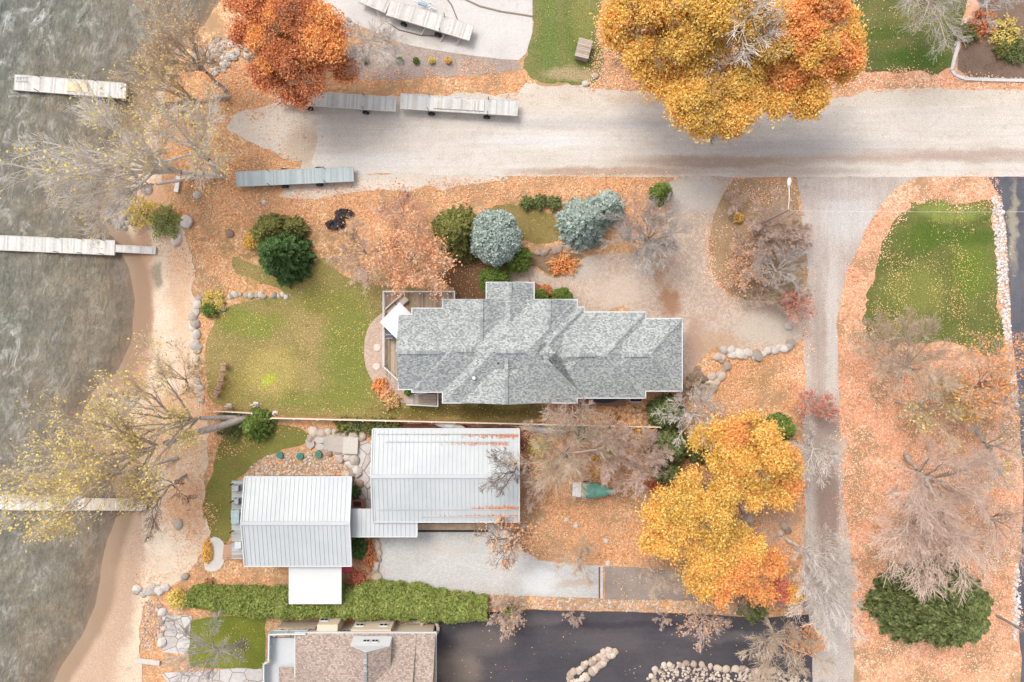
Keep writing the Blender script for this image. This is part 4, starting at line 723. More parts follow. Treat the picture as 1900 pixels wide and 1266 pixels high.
pth = smoothpoly([W(*p).to_3d() for p in [(1836,-16),(1828,4),(1812,20),(1800,34),(1787,44),(1781,60),(1777,84),(1769,112),(1765,131),(1772,140),(1790,147),(1830,149),(1880,150),(1960,151),(1960,151.2),(1880,150.2)]], 0); m = MB()
for i in range(13): a_, b_ = pth[i], pth[i+1]; m.bar(a_+Vector((0,0,.08)), b_+Vector((0,0,.08)), .3, .12)
tag(m.build('garden_edging', plain('white_edging', C(216,210,206), .9, .1, .12, 4)), 'pale curved stone edging around the dark garden bed at the top right', 'edging')
tf = empty('trailer_frame', W(792,5), 'white and blue tubular boat trailer frame behind the slanted dock', 'trailer'); m = MB()
for (x0, y0, x1, y1) in [(772,-4,806,10),(768,2,810,18),(782,-6,778,10),(800,2,796,18)]: a, b = W(x0,y0,.7), W(x1,y1,.7); m.bar((a.x,a.y,.7), (b.x,b.y,.7), .1)
m.build('frame', white_trim, tf); q = W(784,8,.8); MB().box((q.x, q.y, .8), (.9, .25, .12), -.3).build('bunk', plain('pale_blue_pad', C(150,176,204)), tf)
pth = [W(*p) for p in [(716,40),(740,56),(780,66),(820,68),(846,60),(850,40),(838,10),(826,-6)]]; m = MB()
for i in range(len(pth)-1): m.bar(pth[i]+Vector((0,0,.05)), pth[i+1]+Vector((0,0,.05)), .09, .08)
tag(m.build('edging', plain('dark_edging', C(116,104,98))), 'dark curved metal edging on the concrete pad at the top', 'edging')
pth = [W(*p) for p in [(852,-6),(890,12),(930,22),(970,28),(988,31)]]; m = MB()
for i in range(len(pth)-1): m.bar(pth[i]+Vector((0,0,.05)), pth[i+1]+Vector((0,0,.05)), .14, .08)
tag(m.build('edging', plain('brown_edging', C(150,128,112))), 'brown edging strip crossing the concrete pad at the top right', 'edging')
# ---------------------------------------------------------------- boats
def ellipse_hull(m, c, L, Wd, z0, z1, rz, pointed0=False, n=14, sharp=1.0):
    ca, sa = math.cos(rz), math.sin(rz); rings = []
    for i in range(n+1):
        s = i/n; x = (s-.5)*L; h = (math.sin(math.pi*min(1, max(0, s)))**.6 if pointed0 else (1-max(0, (s-.45)/.55)**2.2)*(.9+.1*min(1, s/.2)))*Wd/2+.01; ring = []
        for k in range(12): an = 2*math.pi*k/12; yy = math.cos(an)*h; zz = z0+(z1-z0)*(.5+.5*math.sin(an))**.8; ring.append((c[0]+x*ca-yy*sa, c[1]+x*sa+yy*ca, zz))
        rings.append(ring)
    return m.loft(rings)
q = W(1103,909,.7); bt = empty('boat', (q.x-.0, q.y, 0), 'small boat on a trailer under a teal green cover with white stern', 'boat'); rz = math.radians(-3)
m = MB(); prof = [(-2.2,.64),(-1.9,.69),(-1.2,.74),(-.4,.74),(.4,.66),(1.1,.48),(1.7,.25),(2.1,.08),(2.3,.02)]
def hullpt(x, y, z): return (q.x+x*math.cos(rz)-y*math.sin(rz), q.y+x*math.sin(rz)+y*math.cos(rz), z)
m.loft([[hullpt(x, y*h, z) for y, z in ((-1,1.05),(-.85,.7),(-.3,.45),(.3,.45),(.85,.7),(1,1.05))] for x, h in prof]); m.build('hull', plain('white_hull', C(224,226,224), .35, .5, .04), bt)
m = MB(); m.loft([[hullpt(x, y*(h+.03), z+(.0 if abs(y) > .9 else .16*math.cos(y*1.4)+.05*math.sin(x*7))) for y, z in ((-1,1.0),(-.98,1.1),(-.5,1.14),(0,1.2),(.5,1.14),(.98,1.1),(1,1.0))] for x, h in [(-1.3,.74)]+prof[3:]], cap=False); m.build('cover', plain('teal_cover', C(112,164,146), .8, .2, .2, 2.5), bt, True)
m = MB(); m.loft([[hullpt(x, y*(h+.02), z) for y, z in ((-1,.98),(-.96,1.1),(0,1.16),(.96,1.1),(1,.98))] for x, h in prof[:2]+[(-1.36,.73)]]); m.build('stern_cover', plain('white_cover', C(238,236,236), .7, .2, .06, 3), bt)
m = MB(); m.loft([[hullpt(x, y, z) for y, z in ((-.79,1.),(-.77,1.15),(0,1.25),(.77,1.15),(.79,1.))] for x in (-1.37, -1.26)]); m.build('strap', plain('brown_strap', C(160,120,104)), bt)
MB().bar(hullpt(1.9,0,.5), hullpt(2.85,-.05,.5), .09).build('trailer_tongue', white_trim, bt)
for s in (-1, 1): MB().tube(hullpt(-.8, s*.6, .3), hullpt(-.8, s*.76, .3), .3, n=16).build('wheel', tyre, bt)
q = W(835,790,.5); ky = empty('kayak', (q.x, q.y, 0), 'pale kayak leaning upside down along the fence', 'kayak'); m = MB(); ellipse_hull(m, (q.x, q.y), 3.1, .75, .35, .8, math.radians(-7), True); m.build('hull', plain('pale_kayak', C(206,196,188), .5, .4, .05), ky, True); m = MB(); ellipse_hull(m, (q.x, q.y), 1.0, .42, .7, .84, math.radians(-7), True); m.build('keel_panel', white_trim, ky, True)
q = W(1012,797,.5); cn = empty('canoe', (q.x, q.y, 0), 'weathered grey canoe lying by the fence under the bare tree', 'canoe'); m = MB(); ellipse_hull(m, (q.x, q.y), 4.7, .95, .1, .6, math.radians(-6), True); m.build('hull', plain('grey_canoe', C(178,172,166), .7, .3, .12), cn, True); MB().bar((q.x-2.1, q.y+.22, .61), (q.x+2.1, q.y-.22, .61), .05).build('keel', pale_fr, cn)
q = W(1120,739,.8); cb = empty('covered_boat', (q.x, q.y, 0), 'boat under a dark navy cover against the grey house wall', 'boat'); m = MB(); ellipse_hull(m, (q.x, q.y+.2), 3.6, 1.3, .3, 1.1, math.radians(-2), True); m.build('cover', plain('navy_cover', C(66,72,96), .7, .2, .15, 3), cb, True); MB().box((q.x, q.y-.2, .12), (4.6, 1.3, .2)).build('rack', plain('brown_rack', C(150,120,100)), cb)
q = W(1180,741,1.0); ac = empty('air_conditioner', (q.x, q.y, 0), 'white framed air conditioner by the grey house wall near the garage', 'air conditioner'); MB().box((q.x, q.y, .5), (1.1, .5, .9)).build('body', plain('dark_unit', C(52,48,56)), ac); m = MB(); m.box((q.x, q.y-.27, .98), (1.25, .07, .06)); m.box((q.x-.6, q.y, .98), (.07, .5, .06)); m.build('frame', white_trim, ac)
# ---------------------------------------------------------------- garden things
chm = wood_mat('brown_chair_wood', [C(168,134,114), C(204,168,146), C(186,150,128)])
def arm_chair(px, py, rz, label, group=None, mat=chm):
    q = W(px, py, .4); o = empty('garden_chair', (q.x, q.y, 0), label, 'chair', group); R = lambda x, y, z: (q.x+x*math.cos(rz)-y*math.sin(rz), q.y+x*math.sin(rz)+y*math.cos(rz), z)
    m = MB()
    for k in range(5): m.box(R(-.22+.11*k, 0, .38-.02*k), (.095, .46, .03), rz)
    m.build('seat', mat, o); m = MB()
    for k in range(5): y = -.22+.11*k; m.bar(R(.22, y*.9, .3), R(.38, y, .95), .08, .03)
    m.build('backrest', mat, o)
    for s in (-1, 1): MB().box(R(.0, s*.3, .6), (.66, .1, .035), rz).build('armrest', mat, o)
    for sx in (-.28, .3):
        for s in (-1, 1): MB().box(R(sx, s*.29, .3), (.07, .06, .58), rz).build('leg', mat, o)
for (x, y, r, lb) in [(415,681,0,'topmost of the four brown garden chairs on the lawn'), (411,700,-.2,'second from top of the four brown garden chairs'), (407,716,-.35,'third from top of the four brown garden chairs'), (401,731,-.4,'lowest of the four brown garden chairs on the lawn')]: arm_chair(x, y, r, lb, 'garden chairs in a row on the lawn')
arm_chair(388, 1080, -1.5, 'rust brown garden chair in the leaves beside the hedge end', None, wood_mat('rust_chair', [C(160,96,66), C(186,116,84)]))
fence = empty('fence', W(720,780), 'long low wooden fence with pale cap rail between the two properties', 'fence'); P = [W(*p, 1.3) for p in [(503,776),(1226,793)]]; P0, P1 = P; u = (P1-P0).normalized(); L = (P1-P0).length
fw = wood_mat('orange_fence_boards', [C(206,140,96), C(232,176,132), C(190,124,84)]); fcap = plain('pale_cap', C(238,222,204), .7, .2, .05)
m = MB(); n = int(L/.2); dn = Vector((-u.y, u.x, 0))
for k in range(n): p = P0+u*L*(k+.5)/n+dn*.05; m.box((p.x, p.y, .62), (.14, .025, 1.15), math.atan2(u.y, u.x))
m.build('boards', fw, fence); m = MB(); m.bar((P0.x,P0.y,1.3), (P1.x,P1.y,1.3), .13, .05); m.bar((P0.x,P0.y,.25), (P1.x,P1.y,.25), .05, .08); m.build('top_rail', fcap, fence); n = int(L/2.2)
for k in range(n+1): p = P0+u*L*k/n; MB().box((p.x, p.y-.06, .68), (.12, .12, 1.36)).build('post', fcap, fence)
f2 = empty('fence', W(430,765), 'short wooden fence piece at the lake end of the lawn', 'fence'); a, b = W(398,763,1.1), W(468,767,1.1); m = MB(); u = (b-a).normalized(); L = (b-a).length
for k in range(int(L/.2)): p = a+u*(k+.5)*.2+Vector((0,.05,0)); m.box((p.x, p.y, .5), (.14, .025, 1.05), math.atan2(u.y, u.x))
m.build('boards', fw, f2); MB().bar((a.x,a.y,1.1), (b.x,b.y,1.1), .12, .05).build('top_rail', fcap, f2)
for p in (a, b): MB().box((p.x, p.y-.05, .6), (.12, .12, 1.2)).build('post', fcap, f2)
for x, y, lb, h in ((423,754,'small pale garden statue left at the lake end fence', .8), (473,751,'pale garden statue with outstretched arms above the fence gap', 1.1), (509,768,'small pale statue at the start of the long fence', .7)):
    q = W(x, y, .3); s = empty('garden_statue', (q.x, q.y, 0), lb, 'statue'); stc = plain('cast_stone', C(222,210,198)); m = MB(); k = 10
    rings = [[(q.x+r*math.cos(6.283*i/k), q.y+r*math.sin(6.283*i/k)*.8, z*h) for i in range(k)] for r, z in ((.2,0),(.2,.12),(.1,.16),(.13,.4),(.16,.62),(.12,.75),(.05,.79),(.09,.84),(.1,.92),(.05,1.))]; m.loft(rings); m.build('figure', stc, s, True); MB().box((q.x, q.y, .04), (.5, .5, .1)).build('plinth', stc, s)
    if h > .75: MB().bar((q.x-.3, q.y, .66*h), (q.x+.3, q.y, .66*h), .08).build('arms', stc, s)
for x, y, lb in ((520.5,843.5,'left green septic lid in the pebble bed'), (558,845.5,'middle green septic lid in the pebble bed'), (592,842,'right green septic lid in the pebble bed')):
    q = W(x, y); o = empty('septic_lid', (q.x, q.y, 0), lb, 'lid', 'green lids in the pebble bed'); gl = plain('green_plastic', C(72,132,112), .5, .4, .05); MB().tube((q.x, q.y, 0), (q.x, q.y, .34), .3, n=22).build('riser', gl, o); m = MB(); m.tube((q.x, q.y, .34), (q.x, q.y, .38), .34, n=22)
    for k in range(8): an = k*.785; m.bar((q.x, q.y, .385), (q.x+.3*math.cos(an), q.y+.3*math.sin(an), .385), .03)
    m.build('lid', gl, o)
bx = empty('wooden_bin', W(1083,90), 'weathered slatted wooden bin standing on the grass strip at the top', 'bin'); q = W(1083,90,.9); A = math.radians(-14); m = MB(); wbin = wood_mat('bin_boards', [C(176,156,140), C(206,190,176), C(160,138,122)])
for k in range(11): yy = -.85+.17*k; m.box((q.x-yy*math.sin(A), q.y+yy*math.cos(A), .95), (1.4, .15, .05), A)
m.build('lid', wbin, bx); MB().box((q.x, q.y, .46), (1.3, 1.8, .9), A).build('body', wbin, bx, bevel=.02)
q = W(328,340,.4); tag(MB().bar((q.x+.12, q.y+.75, .25), (q.x-.15, q.y-.85, .25), .42, .14).build('plank_bench', plain('white_beam', C(228,226,222))), 'short white beam lying on the leaves under the leaning bare tree', 'beam')
q = W(276,1227); tag(MB().bar((q.x-1.2, q.y+.15, h1(q.x,q.y)+.15), (q.x+1.2, q.y-.12, h1(q.x,q.y)+.15), .5, .2).build('stone_beam', st_white, bevel=.03), 'long white slab lying on the lower beach pebbles', 'slab')
q = W(672,511,.4); tag(MB().box((q.x, q.y, .4), (.95, 1.0, .06), -.1).build('side_table', wood_mat('pink_grey_boards', [C(206,180,164), C(222,198,184)])), 'small square wooden table top half hidden by the bare bush', 'table')
q = W(1370,411,.3); tag(MB().bar((q.x-.5, q.y-.1, .35), (q.x+.5, q.y+.08, .35), .08).build('stick', plain('pale_stick', C(232,216,190))), 'short pale stick lying in the island bed by the yellow bush', 'stick')
cp_ = palette('dark_ground_cloth', [(.02,.016,.018,1), (.06,.045,.045,1), (.1,.07,.06,1)], 1., .5, 0); rn = np.random.default_rng(8); Q = []
for x, y, rx, ry in ((638,396,16,7),(622,417,17,8),(629,410,8,10)): q = W(x, y, .3); t_ = rn.uniform(0, 6.28, 260); r = rn.uniform(0, 1, 260)**.5; Q.append(np.stack([q.x+np.cos(t_)*r*rx/S, q.y+np.sin(t_)*r*ry/S, rn.uniform(.05, .4, 260)], 1))
V, F = cards(np.concatenate(Q), .2, .6, rn); tag(link('shrub', npmesh('shrub', V, F), cp_), 'low blackish purple leaved shrub in the orange leaves above the lawn', 'shrub')
# street lamp, poles, wires
lp = empty('street_lamp', W(1396,422), 'wooden pole with long white arm and lamp head beside the road', 'street lamp'); b = W(1396,422); t_ = W(1462,392,9.2); wood_pole = bark_mat('pole_wood', C(150,136,122), C(186,172,158))
MB().tube((b.x, b.y, 0), (b.x, b.y, 9.3), .13, .09, 12).build('pole', wood_pole, lp); a = Vector((b.x, b.y+.05, 8.9)); e = W(1464,345,9.3); m = MB(); mid = (a+e)/2+Vector((0,0,.15)); m.tube(a, mid, .035); m.tube(mid, e, .035); m.build('arm', plain('galvanised_arm', C(240,240,242), .4, .4, .02), lp)
m = MB(); hh = W(1465,335,9.3); m.loft([[(e.x+(hh.x-e.x)*s+math.cos(6.283*k/10)*r, e.y+(hh.y-e.y)*s*1.6-.1, 9.3+math.sin(6.283*k/10)*r*.6) for k in range(10)] for s, r in ((0,.05),(.15,.12),(.5,.2),(.9,.17),(1.1,.06))]); m.build('lamp_head', white_trim, lp, True)
up = empty('utility_pole', W(1849,1142), 'grey wooden utility pole at the edge of the right driveway', 'utility pole'); b = W(1849,1142); MB().tube((b.x,b.y,0), (b.x,b.y,10.), .14, .1, 12).build('pole', wood_pole, up); MB().bar((b.x-.9,b.y,9.5), (b.x+.9,b.y,9.5), .1).build('crossarm', wood_pole, up)
def wire(name, p, q, sag, label, r=.011, mat=None):
    p, q = Vector(p), Vector(q); m = MB(); n = 16; L = [p+(q-p)*i/n-Vector((0,0,sag*4*(i/n)*(1-i/n))) for i in range(n+1)]
    for i in range(n): m.tube(L[i], L[i+1], r, n=5)
    return tag(m.build(name, mat or plain('wire_pale', C(236,236,236), .4)), label, 'wire')
la = W(1396,422); wire('wire', (la.x, la.y, 8.8), W(2050,392,8.6), .5, 'thin pale wire running right from the street lamp pole across the striped lawn')
# ---------------------------------------------------------------- trees
def tubes(segs, k=5):
    A = np.array([s[0] for s in segs]); B = np.array([s[1] for s in segs]); ra = np.array([s[2] for s in segs]); rb = np.array([s[3] for s in segs]); n = len(A)
    d = B-A; d /= np.linalg.norm(d, axis=1)[:, None]+1e-9; ref = np.where(np.abs(d[:, 2:3]) < .9, [[0,0,1.]], [[1.,0,0]]); u = np.cross(d, ref); u /= np.linalg.norm(u, axis=1)[:, None]+1e-9; v = np.cross(d, u)
    an = 2*np.pi*np.arange(k)/k; c, s = np.cos(an), np.sin(an); ring = u[:, None]*c[None, :, None]+v[:, None]*s[None, :, None]
    V = np.concatenate([A[:, None]+ring*ra[:, None, None], B[:, None]+ring*rb[:, None, None]], 1).reshape(-1, 3); base = np.arange(n)[:, None]*2*k; j = np.arange(k); j2 = (j+1) % k
    F = np.stack([base+j, base+j2, base+k+j2, base+k+j], 2).reshape(-1, 4); return V, F
def grow(rn, p, d, L, r, lvl, segs, tips, up=.12, wig=.08, nk=1.25, rmin=.009):
    n = 4 if lvl > 0 else 2; st = L/n; p = np.array(p, float)
    for i in range(n):
        d = d+rn.normal(0, wig, 3); d[2] += up*.5; d /= np.linalg.norm(d); q = p+d*st; r2 = max(rmin, r*(1-.62*(i+1)/n)); segs.append((p, q, max(rmin, r*(1-.62*i/n)), r2)); p = q
        if lvl > 0:
            kk = int(nk)+(rn.random() < nk-int(nk))
            for _ in range(kk):
                a = rn.normal(0, 1, 3); a -= a.dot(d)*d; a /= np.linalg.norm(a)+1e-9; th = rn.uniform(.32, .78); nd = d*math.cos(th)+a*math.sin(th)
                grow(rn, p, nd, L*rn.uniform(.45, .75)*(1.15-.4*i/n), r2*.5, lvl-1, segs, tips, up, wig*1.15, nk, rmin)
    tips.append(p)
def skeleton(base, c, R, h, rn, limbs=8, lvl=3, r0=.2, up=.12, fork=.3, nk=1.25, rmin=.009, low=.5, curve=.012):
    segs, tips = [], []; base = np.array(base, float); top = np.array([c[0], c[1], h*.9]); f = base+(np.array([c[0], c[1], h*.6])-base)*(fork/.6); N = 5; P = [base+(f-base)*i/N+rn.normal(0, .04, 3)*(0 < i < N) for i in range(N+1)]
    for i in range(N): segs.append((P[i], P[i+1], r0*(1.15-.35*i/N), r0*(1.15-.35*(i+1)/N)))
    f = P[-1]; a0 = rn.uniform(0, 6.28)
    for k in range(limbs):
        a = a0+2*math.pi*k/limbs+rn.normal(0, .25); rr = R*rn.uniform(.42, .8) if k else R*.15; tz = h*rn.uniform(low, .95) if k else h*.97
        tgt = np.array([c[0]+rr*math.cos(a), c[1]+rr*math.sin(a), tz]); st = f+(top-f)*rn.uniform(0, .35); n = 6; p = st; L = np.linalg.norm(tgt-st); r = r0*rn.uniform(.45, .6); ctrl = (st+tgt)/2+np.array([0, 0, L*.12])+rn.normal(0, L*.06, 3)
        for i in range(n):
            t = (i+1)/n; q = (1-t)**2*st+2*t*(1-t)*ctrl+t*t*tgt+rn.normal(0, L*.012, 3); r2 = max(rmin*1.4, r*(1-.8*t)); segs.append((p, q, max(rmin*1.5, r*(1-.8*i/n)), r2)); d = (q-p)/(np.linalg.norm(q-p)+1e-9); p = q
            if i >= 1:
                for _ in range(1+(rn.random() < .45)):
                    av = rn.normal(0, 1, 3); av -= av.dot(d)*d; av /= np.linalg.norm(av)+1e-9; th = rn.uniform(.35, .75)
                    grow(rn, p, d*math.cos(th)+av*math.sin(th), L*rn.uniform(.26, .44)*(1.2-.5*t), r2*.5, lvl-1, segs, tips, up, .08, nk, rmin)
        grow(rn, p, d, L*.25, r2, lvl-1, segs, tips, up, .08, nk, rmin)
    return segs, tips
TW = {'pink': bark_mat('pinkish_twigs', C(202,174,158), C(236,212,196)), 'grey': bark_mat('grey_twigs', C(174,164,156), C(210,202,196)), 'tan': bark_mat('tan_twigs', C(190,168,142), C(224,204,182)), 'brown': bark_mat('brown_twigs', C(110,92,80), C(156,136,120)), 'pale': bark_mat('pale_twigs', C(206,196,186), C(240,230,220))}
TRUNK = bark_mat('trunk_bark', C(170,154,142), C(210,196,184))
LEAF = {'yellow': palette('yellow_leaves', [C(150,118,62), C(228,178,84), C(244,200,110), C(194,152,72), C(248,216,136), C(222,168,72), C(180,128,64), C(240,190,96)], .9, gain=1.3),
 'gold': palette('golden_orange_leaves', [C(170,130,64), C(236,182,88), C(244,204,112), C(212,150,72), C(240,176,100), C(248,214,136), C(222,150,76), C(188,150,70), C(238,168,88)], .9, gain=1.42),
 'orange': palette('orange_leaves', [C(176,112,70), C(236,156,96), C(242,178,112), C(214,134,80), C(240,166,100), C(248,198,134), C(220,138,84)], .9, gain=1.42),
 'rust': palette('rust_leaves', [C(136,90,66), C(208,132,84), C(230,156,104), C(172,108,80), C(232,174,132), C(208,138,98)], .9, gain=1.35),
 'peach': palette('peach_leaves', [C(190,120,84), C(238,176,130), C(246,196,152), C(228,150,96)]), 'red': palette('red_leaves', [C(196,104,84), C(226,140,114), C(240,166,138)], gain=1.1),
 'lime': palette('lime_yellow_leaves', [C(186,164,84), C(214,192,108), C(232,212,130), C(200,180,94)]),  'olive': palette('olive_needles', [C(112,114,60), C(138,140,76), C(166,162,100), C(124,124,64)], gain=1.), 'pine': palette('dark_needles', [C(60,84,50), C(84,110,64), C(108,136,80), C(68,94,56)], 1.2, gain=1.25),
 'blue': palette('blue_needles', [C(124,138,130), C(164,178,168), C(196,206,196), C(146,160,150)], 1.5, gain=1.3), 'lgreen': palette('bright_green_leaves', [C(92,114,52), C(124,146,68), C(150,170,88), C(106,126,58)], 1., gain=1.), 'hedge': palette('hedge_leaves', [C(84,104,46), C(132,148,72), C(168,180,96), C(144,156,80), C(192,196,120), C(104,122,56), C(176,160,104)], 1.4, gain=1.05), 'deep': palette('deep_green_leaves', [C(62,78,48), C(92,106,62), C(128,136,84), C(150,156,104), C(76,90,54)], 1.3, gain=1.25),
 'tanleaf': palette('tan_leaves', [C(190,150,100), C(224,190,140), C(238,210,160)])}
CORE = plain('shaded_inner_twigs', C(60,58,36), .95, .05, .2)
def rel(V, o): return V-np.array(o.location)[None]
def make_tree(label, base, c, R, h, seed, tw='pink', leaf=None, nleaf=0, lsize=.16, spread=.3, limbs=8, lvl=3, r0=.2, cat='tree', name='tree', cloud=None, group=None, z0=0, trunkm=None, zc=None, **kw):
    """base: ground point in photo px; c: crown centre in photo px seen at 3/4 of the height"""
    rn = np.random.default_rng(seed); zc = zc or h*.75; cc = W(c[0], c[1], zc); b = W(*base) if base else Vector((cc.x, cc.y, 0)); b.z = h1(b.x, b.y)+z0 if b.x < -25 else z0; R = M(R, zc); o = empty(name, b, label, cat, group)
    segs, tips = skeleton((b.x, b.y, b.z), (cc.x, cc.y), R*(.8 if cloud else 1), h, rn, limbs, lvl, r0, **kw); thr = min(.035, r0*.4); thick = [s for s in segs if s[2] > thr]; thin = [s for s in segs if s[2] <= thr]
    V, F = tubes(thick, 8); link('trunk', npmesh('trunk', rel(V, o), F, True), trunkm or (TW[tw] if r0 < .12 else (TRUNK if tw != 'pale' else TW[tw])), o); cr = None
    if thin: V, F = tubes(thin, 3); cr = link('twigs' if (leaf or cloud) else 'crown', npmesh('crown', rel(V, o), F), TW[tw], o)
    if leaf:
        T = np.array(tips); T = T[rn.integers(len(T), size=nleaf)]+rn.normal(0, spread, (nleaf, 3)); V, F = cards(T, lsize, .9, rn); link('crown', npmesh('crown', rel(V, o), F), LEAF[leaf], o)
    if cloud:
        for leafk, lobes, n, sz in cloud: V, F = cards(leafcloud(lobes, n, rn), sz*.56, .8, rn); link('crown', npmesh('crown', rel(V, o), F), LEAF[leafk], o)
    return o
def leafcloud(lobes, n, rn, clump=45, flat=.7):
    """lobes: (px, py, rpx, z, rz) leaf masses. Leaves sit in clumps near the outside of each mass, with gaps"""
    tot = sum(l[2]**2 for l in lobes); out = []
    for (px, py, r, z, rz) in lobes:
        c = W(px, py, z); R = M(r, z); k = max(60, int(n*2.5*r*r/tot)); ns = 9; sa = rn.uniform(0, 6.283, ns); sr = np.sqrt(rn.uniform(0, 1, ns))*.82*R
        sc_ = np.stack([c.x+np.cos(sa)*sr, c.y+np.sin(sa)*sr, c.z+rz*(.55*np.sqrt(np.clip(1-(sr/R)**2, 0, 1))+rn.normal(0, .22, ns))], 1); sR = R*rn.uniform(.28, .48, ns)   # boughs of the mass, with dark gaps between them
        nc = max(20, k//clump); j = rn.integers(ns, size=nc); d = rn.normal(0, 1, (nc, 3)); d[:, 2] = np.abs(d[:, 2])*1.1-.3; d /= np.linalg.norm(d, axis=1)[:, None]; rad = rn.uniform(.5, 1.08, nc)**.6
        cc = sc_[j]+d*(rad*sR[j])[:, None]*[1, 1, .8]; i = rn.integers(nc, size=k); sg = .3+R*.02; out.append(cc[i]+rn.normal(0, 1, (k, 3))*[sg, sg, sg*.5])
    return np.concatenate(out)
def conifer(label, c, R, h, seed, leaf='pine', n=9000, size=.2, cat='tree', name='conifer', zc=None, droop=.25, pw=.85, group=None, tiers=16, squash=1., base=None):
    rn = np.random.default_rng(seed); zc = zc if zc is not None else h*.35; cc = W(c[0], c[1], zc); R = M(R, zc); o = empty(name, (cc.x, cc.y, 0), label, cat, group); segs = [((0,0,0), (0,0,h*.5), .16, .1), ((0,0,h*.5), (0,0,h*.98), .1, .02)]; P, A = [], []
    for k in range(tiers):
        t = (k+.5)/tiers; z = h*(.06+.92*t); r = R*(1-t)**pw+.1; nb = max(5, int(20*(1-t)+5)); a0 = rn.uniform(0, 6.28)
        for j in range(nb):
            a = a0+6.283*j/nb+rn.normal(0, .12); rr = r*rn.uniform(.8, 1.1); u = np.array([math.cos(a), math.sin(a)*squash]); tip = np.array([u[0]*rr, u[1]*rr, z-droop*rr]); segs.append(((0,0,z), tuple(tip), .03, .008))
            m = max(4, int(n/tiers/nb*(.3+1.4*(1-t)))); s = rn.uniform(.12, 1, m)**.75; sd = rn.normal(0, .13, m)*rr*(1.15-s)+rn.normal(0, .07, m); per = np.array([-u[1], u[0]])
            P.append(np.stack([tip[0]*s+per[0]*sd, tip[1]*s+per[1]*sd, z-droop*rr*s**1.4+rn.normal(0, .06, m)], 1)); A.append(np.stack([u[0]*np.ones(m)+rn.normal(0, .5, m), u[1]*np.ones(m)+rn.normal(0, .5, m), np.full(m, -.2)], 1))
    P = np.concatenate(P); A = np.concatenate(A); V, F = cards(P, size, .7, rn, 1.9, axis=A); link('crown', npmesh('crown', V, F), LEAF[leaf], o); V, F = tubes([(np.array(a), np.array(b), r, q) for a, b, r, q in segs], 6); link('trunk', npmesh('trunk', V, F, True), TRUNK, o); return o
def ball(label, c, R, h, seed, leaf='lgreen', n=2600, size=.1, cat='shrub', name='shrub', sy=1., core=True, group=None, ragged=.06):
    rn = np.random.default_rng(seed); cc = W(c[0], c[1], h*.6); R = M(R, h*.6); o = empty(name, (cc.x, cc.y, 0), label, cat, group); d = rn.normal(0, 1, (n, 3)); d[:, 2] = np.abs(d[:, 2])-.15; d /= np.linalg.norm(d, axis=1)[:, None]
    az = np.arctan2(d[:, 1], d[:, 0]); e = 1+ragged*np.sin(az*5+seed)+ragged*np.sin(az*11+seed*2)+rn.normal(0, .04+ragged*.5, n); P = d*[R, R*sy, h*.55]*e[:, None]*(rn.uniform(.75, 1, n)**.5)[:, None]; P[:, 2] += h*.45
    V, F = cards(P, size, .9, rn, 1.4); link('crown', npmesh('crown', V, F), LEAF[leaf], o); m = MB()
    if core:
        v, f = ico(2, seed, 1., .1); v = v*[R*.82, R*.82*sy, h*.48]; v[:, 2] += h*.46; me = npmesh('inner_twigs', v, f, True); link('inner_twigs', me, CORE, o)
    else:
        sg = [(np.zeros(3), P[i], .02, .006) for i in rn.integers(n, size=60)]; V, F = tubes(sg, 3); link('inner_twigs', npmesh('inner_twigs', V, F), TW['brown'], o)
    return o
T = make_tree
# --- top: big golden maples over the road
L_ = lambda *a: a
T('leftmost of the big golden maples overhanging the top road, crown yellow and orange', (1215,70), (1215,60), 105, 13, 1, 'brown', cloud=[('gold', [(1165,30,48,9,1.8),(1190,95,48,8.5,1.6),(1240,40,52,11,2),(1228,128,42,8,1.6),(1150,75,32,8,1.4),(1290,10,45,11,1.8),(1210,-10,60,10,2)], 21000, .24), ('yellow', [(1300,40,52,11.5,2.2),(1265,75,36,11,1.5),(1180,15,36,10,1.2),(1225,110,30,9,1.2)], 11000, .24)], limbs=9)
T('golden maple whose lowest crown lobe hangs furthest over the top road', (1330,150), (1315,190), 85, 11, 2, 'brown', cloud=[('gold', [(1285,180,52,9,1.7),(1340,205,50,9,1.8),(1250,165,32,8,1.3),(1300,232,34,8.5,1.4),(1368,180,42,9,1.5),(1340,236,26,8,1.2)], 17000, .24), ('yellow', [(1290,190,28,10,1.3),(1365,168,26,10,1.3),(1300,215,26,9.6,1.2)], 4500, .24)], limbs=8)
T('tall maple with bare silver branches in the gap between the golden crowns', (1352,85), (1365,60), 90, 14, 3, 'pale', cloud=[('yellow', [(1395,25,38,12,1.8),(1345,10,42,12.5,1.8),(1370,62,22,11,1.3),(1425,85,34,11,1.5),(1425,55,24,11,1.3),(1300,100,30,10,1.3),(1395,125,26,9.5,1.2)], 11000, .24)], limbs=11, lvl=3, r0=.26, rmin=.02)
T('orange maple at the right end of the golden trees beside the mown lawn', (1470,110), (1490,100), 110, 13, 4, 'brown', cloud=[('orange', [(1520,100,46,10.2,1.8),(1478,60,40,11,2),(1530,50,40,10,1.8),(1545,115,42,9.5,1.6),(1480,130,48,9,1.8),(1500,10,40,11,1.8),(1430,140,32,8.5,1.4)], 15000, .24), ('gold', [(1500,90,40,10.8,1.8),(1440,45,30,11,1.6),(1560,60,30,9.8,1.4),(1450,105,34,9.5,1.5),(1395,160,26,8.6,1.3),(1450,185,36,8.5,1.4),(1570,95,24,9,1.1),(1500,165,36,8.5,1.4),(1410,20,26,11,1.2),(1560,140,24,8,1.1),(1490,205,20,8,1)], 19000, .24)], limbs=9)
T('bare tree reaching over the mown lawn from the top right', (1720,-30), (1722,20), 75, 9, 5, 'grey', limbs=9, rmin=.009)
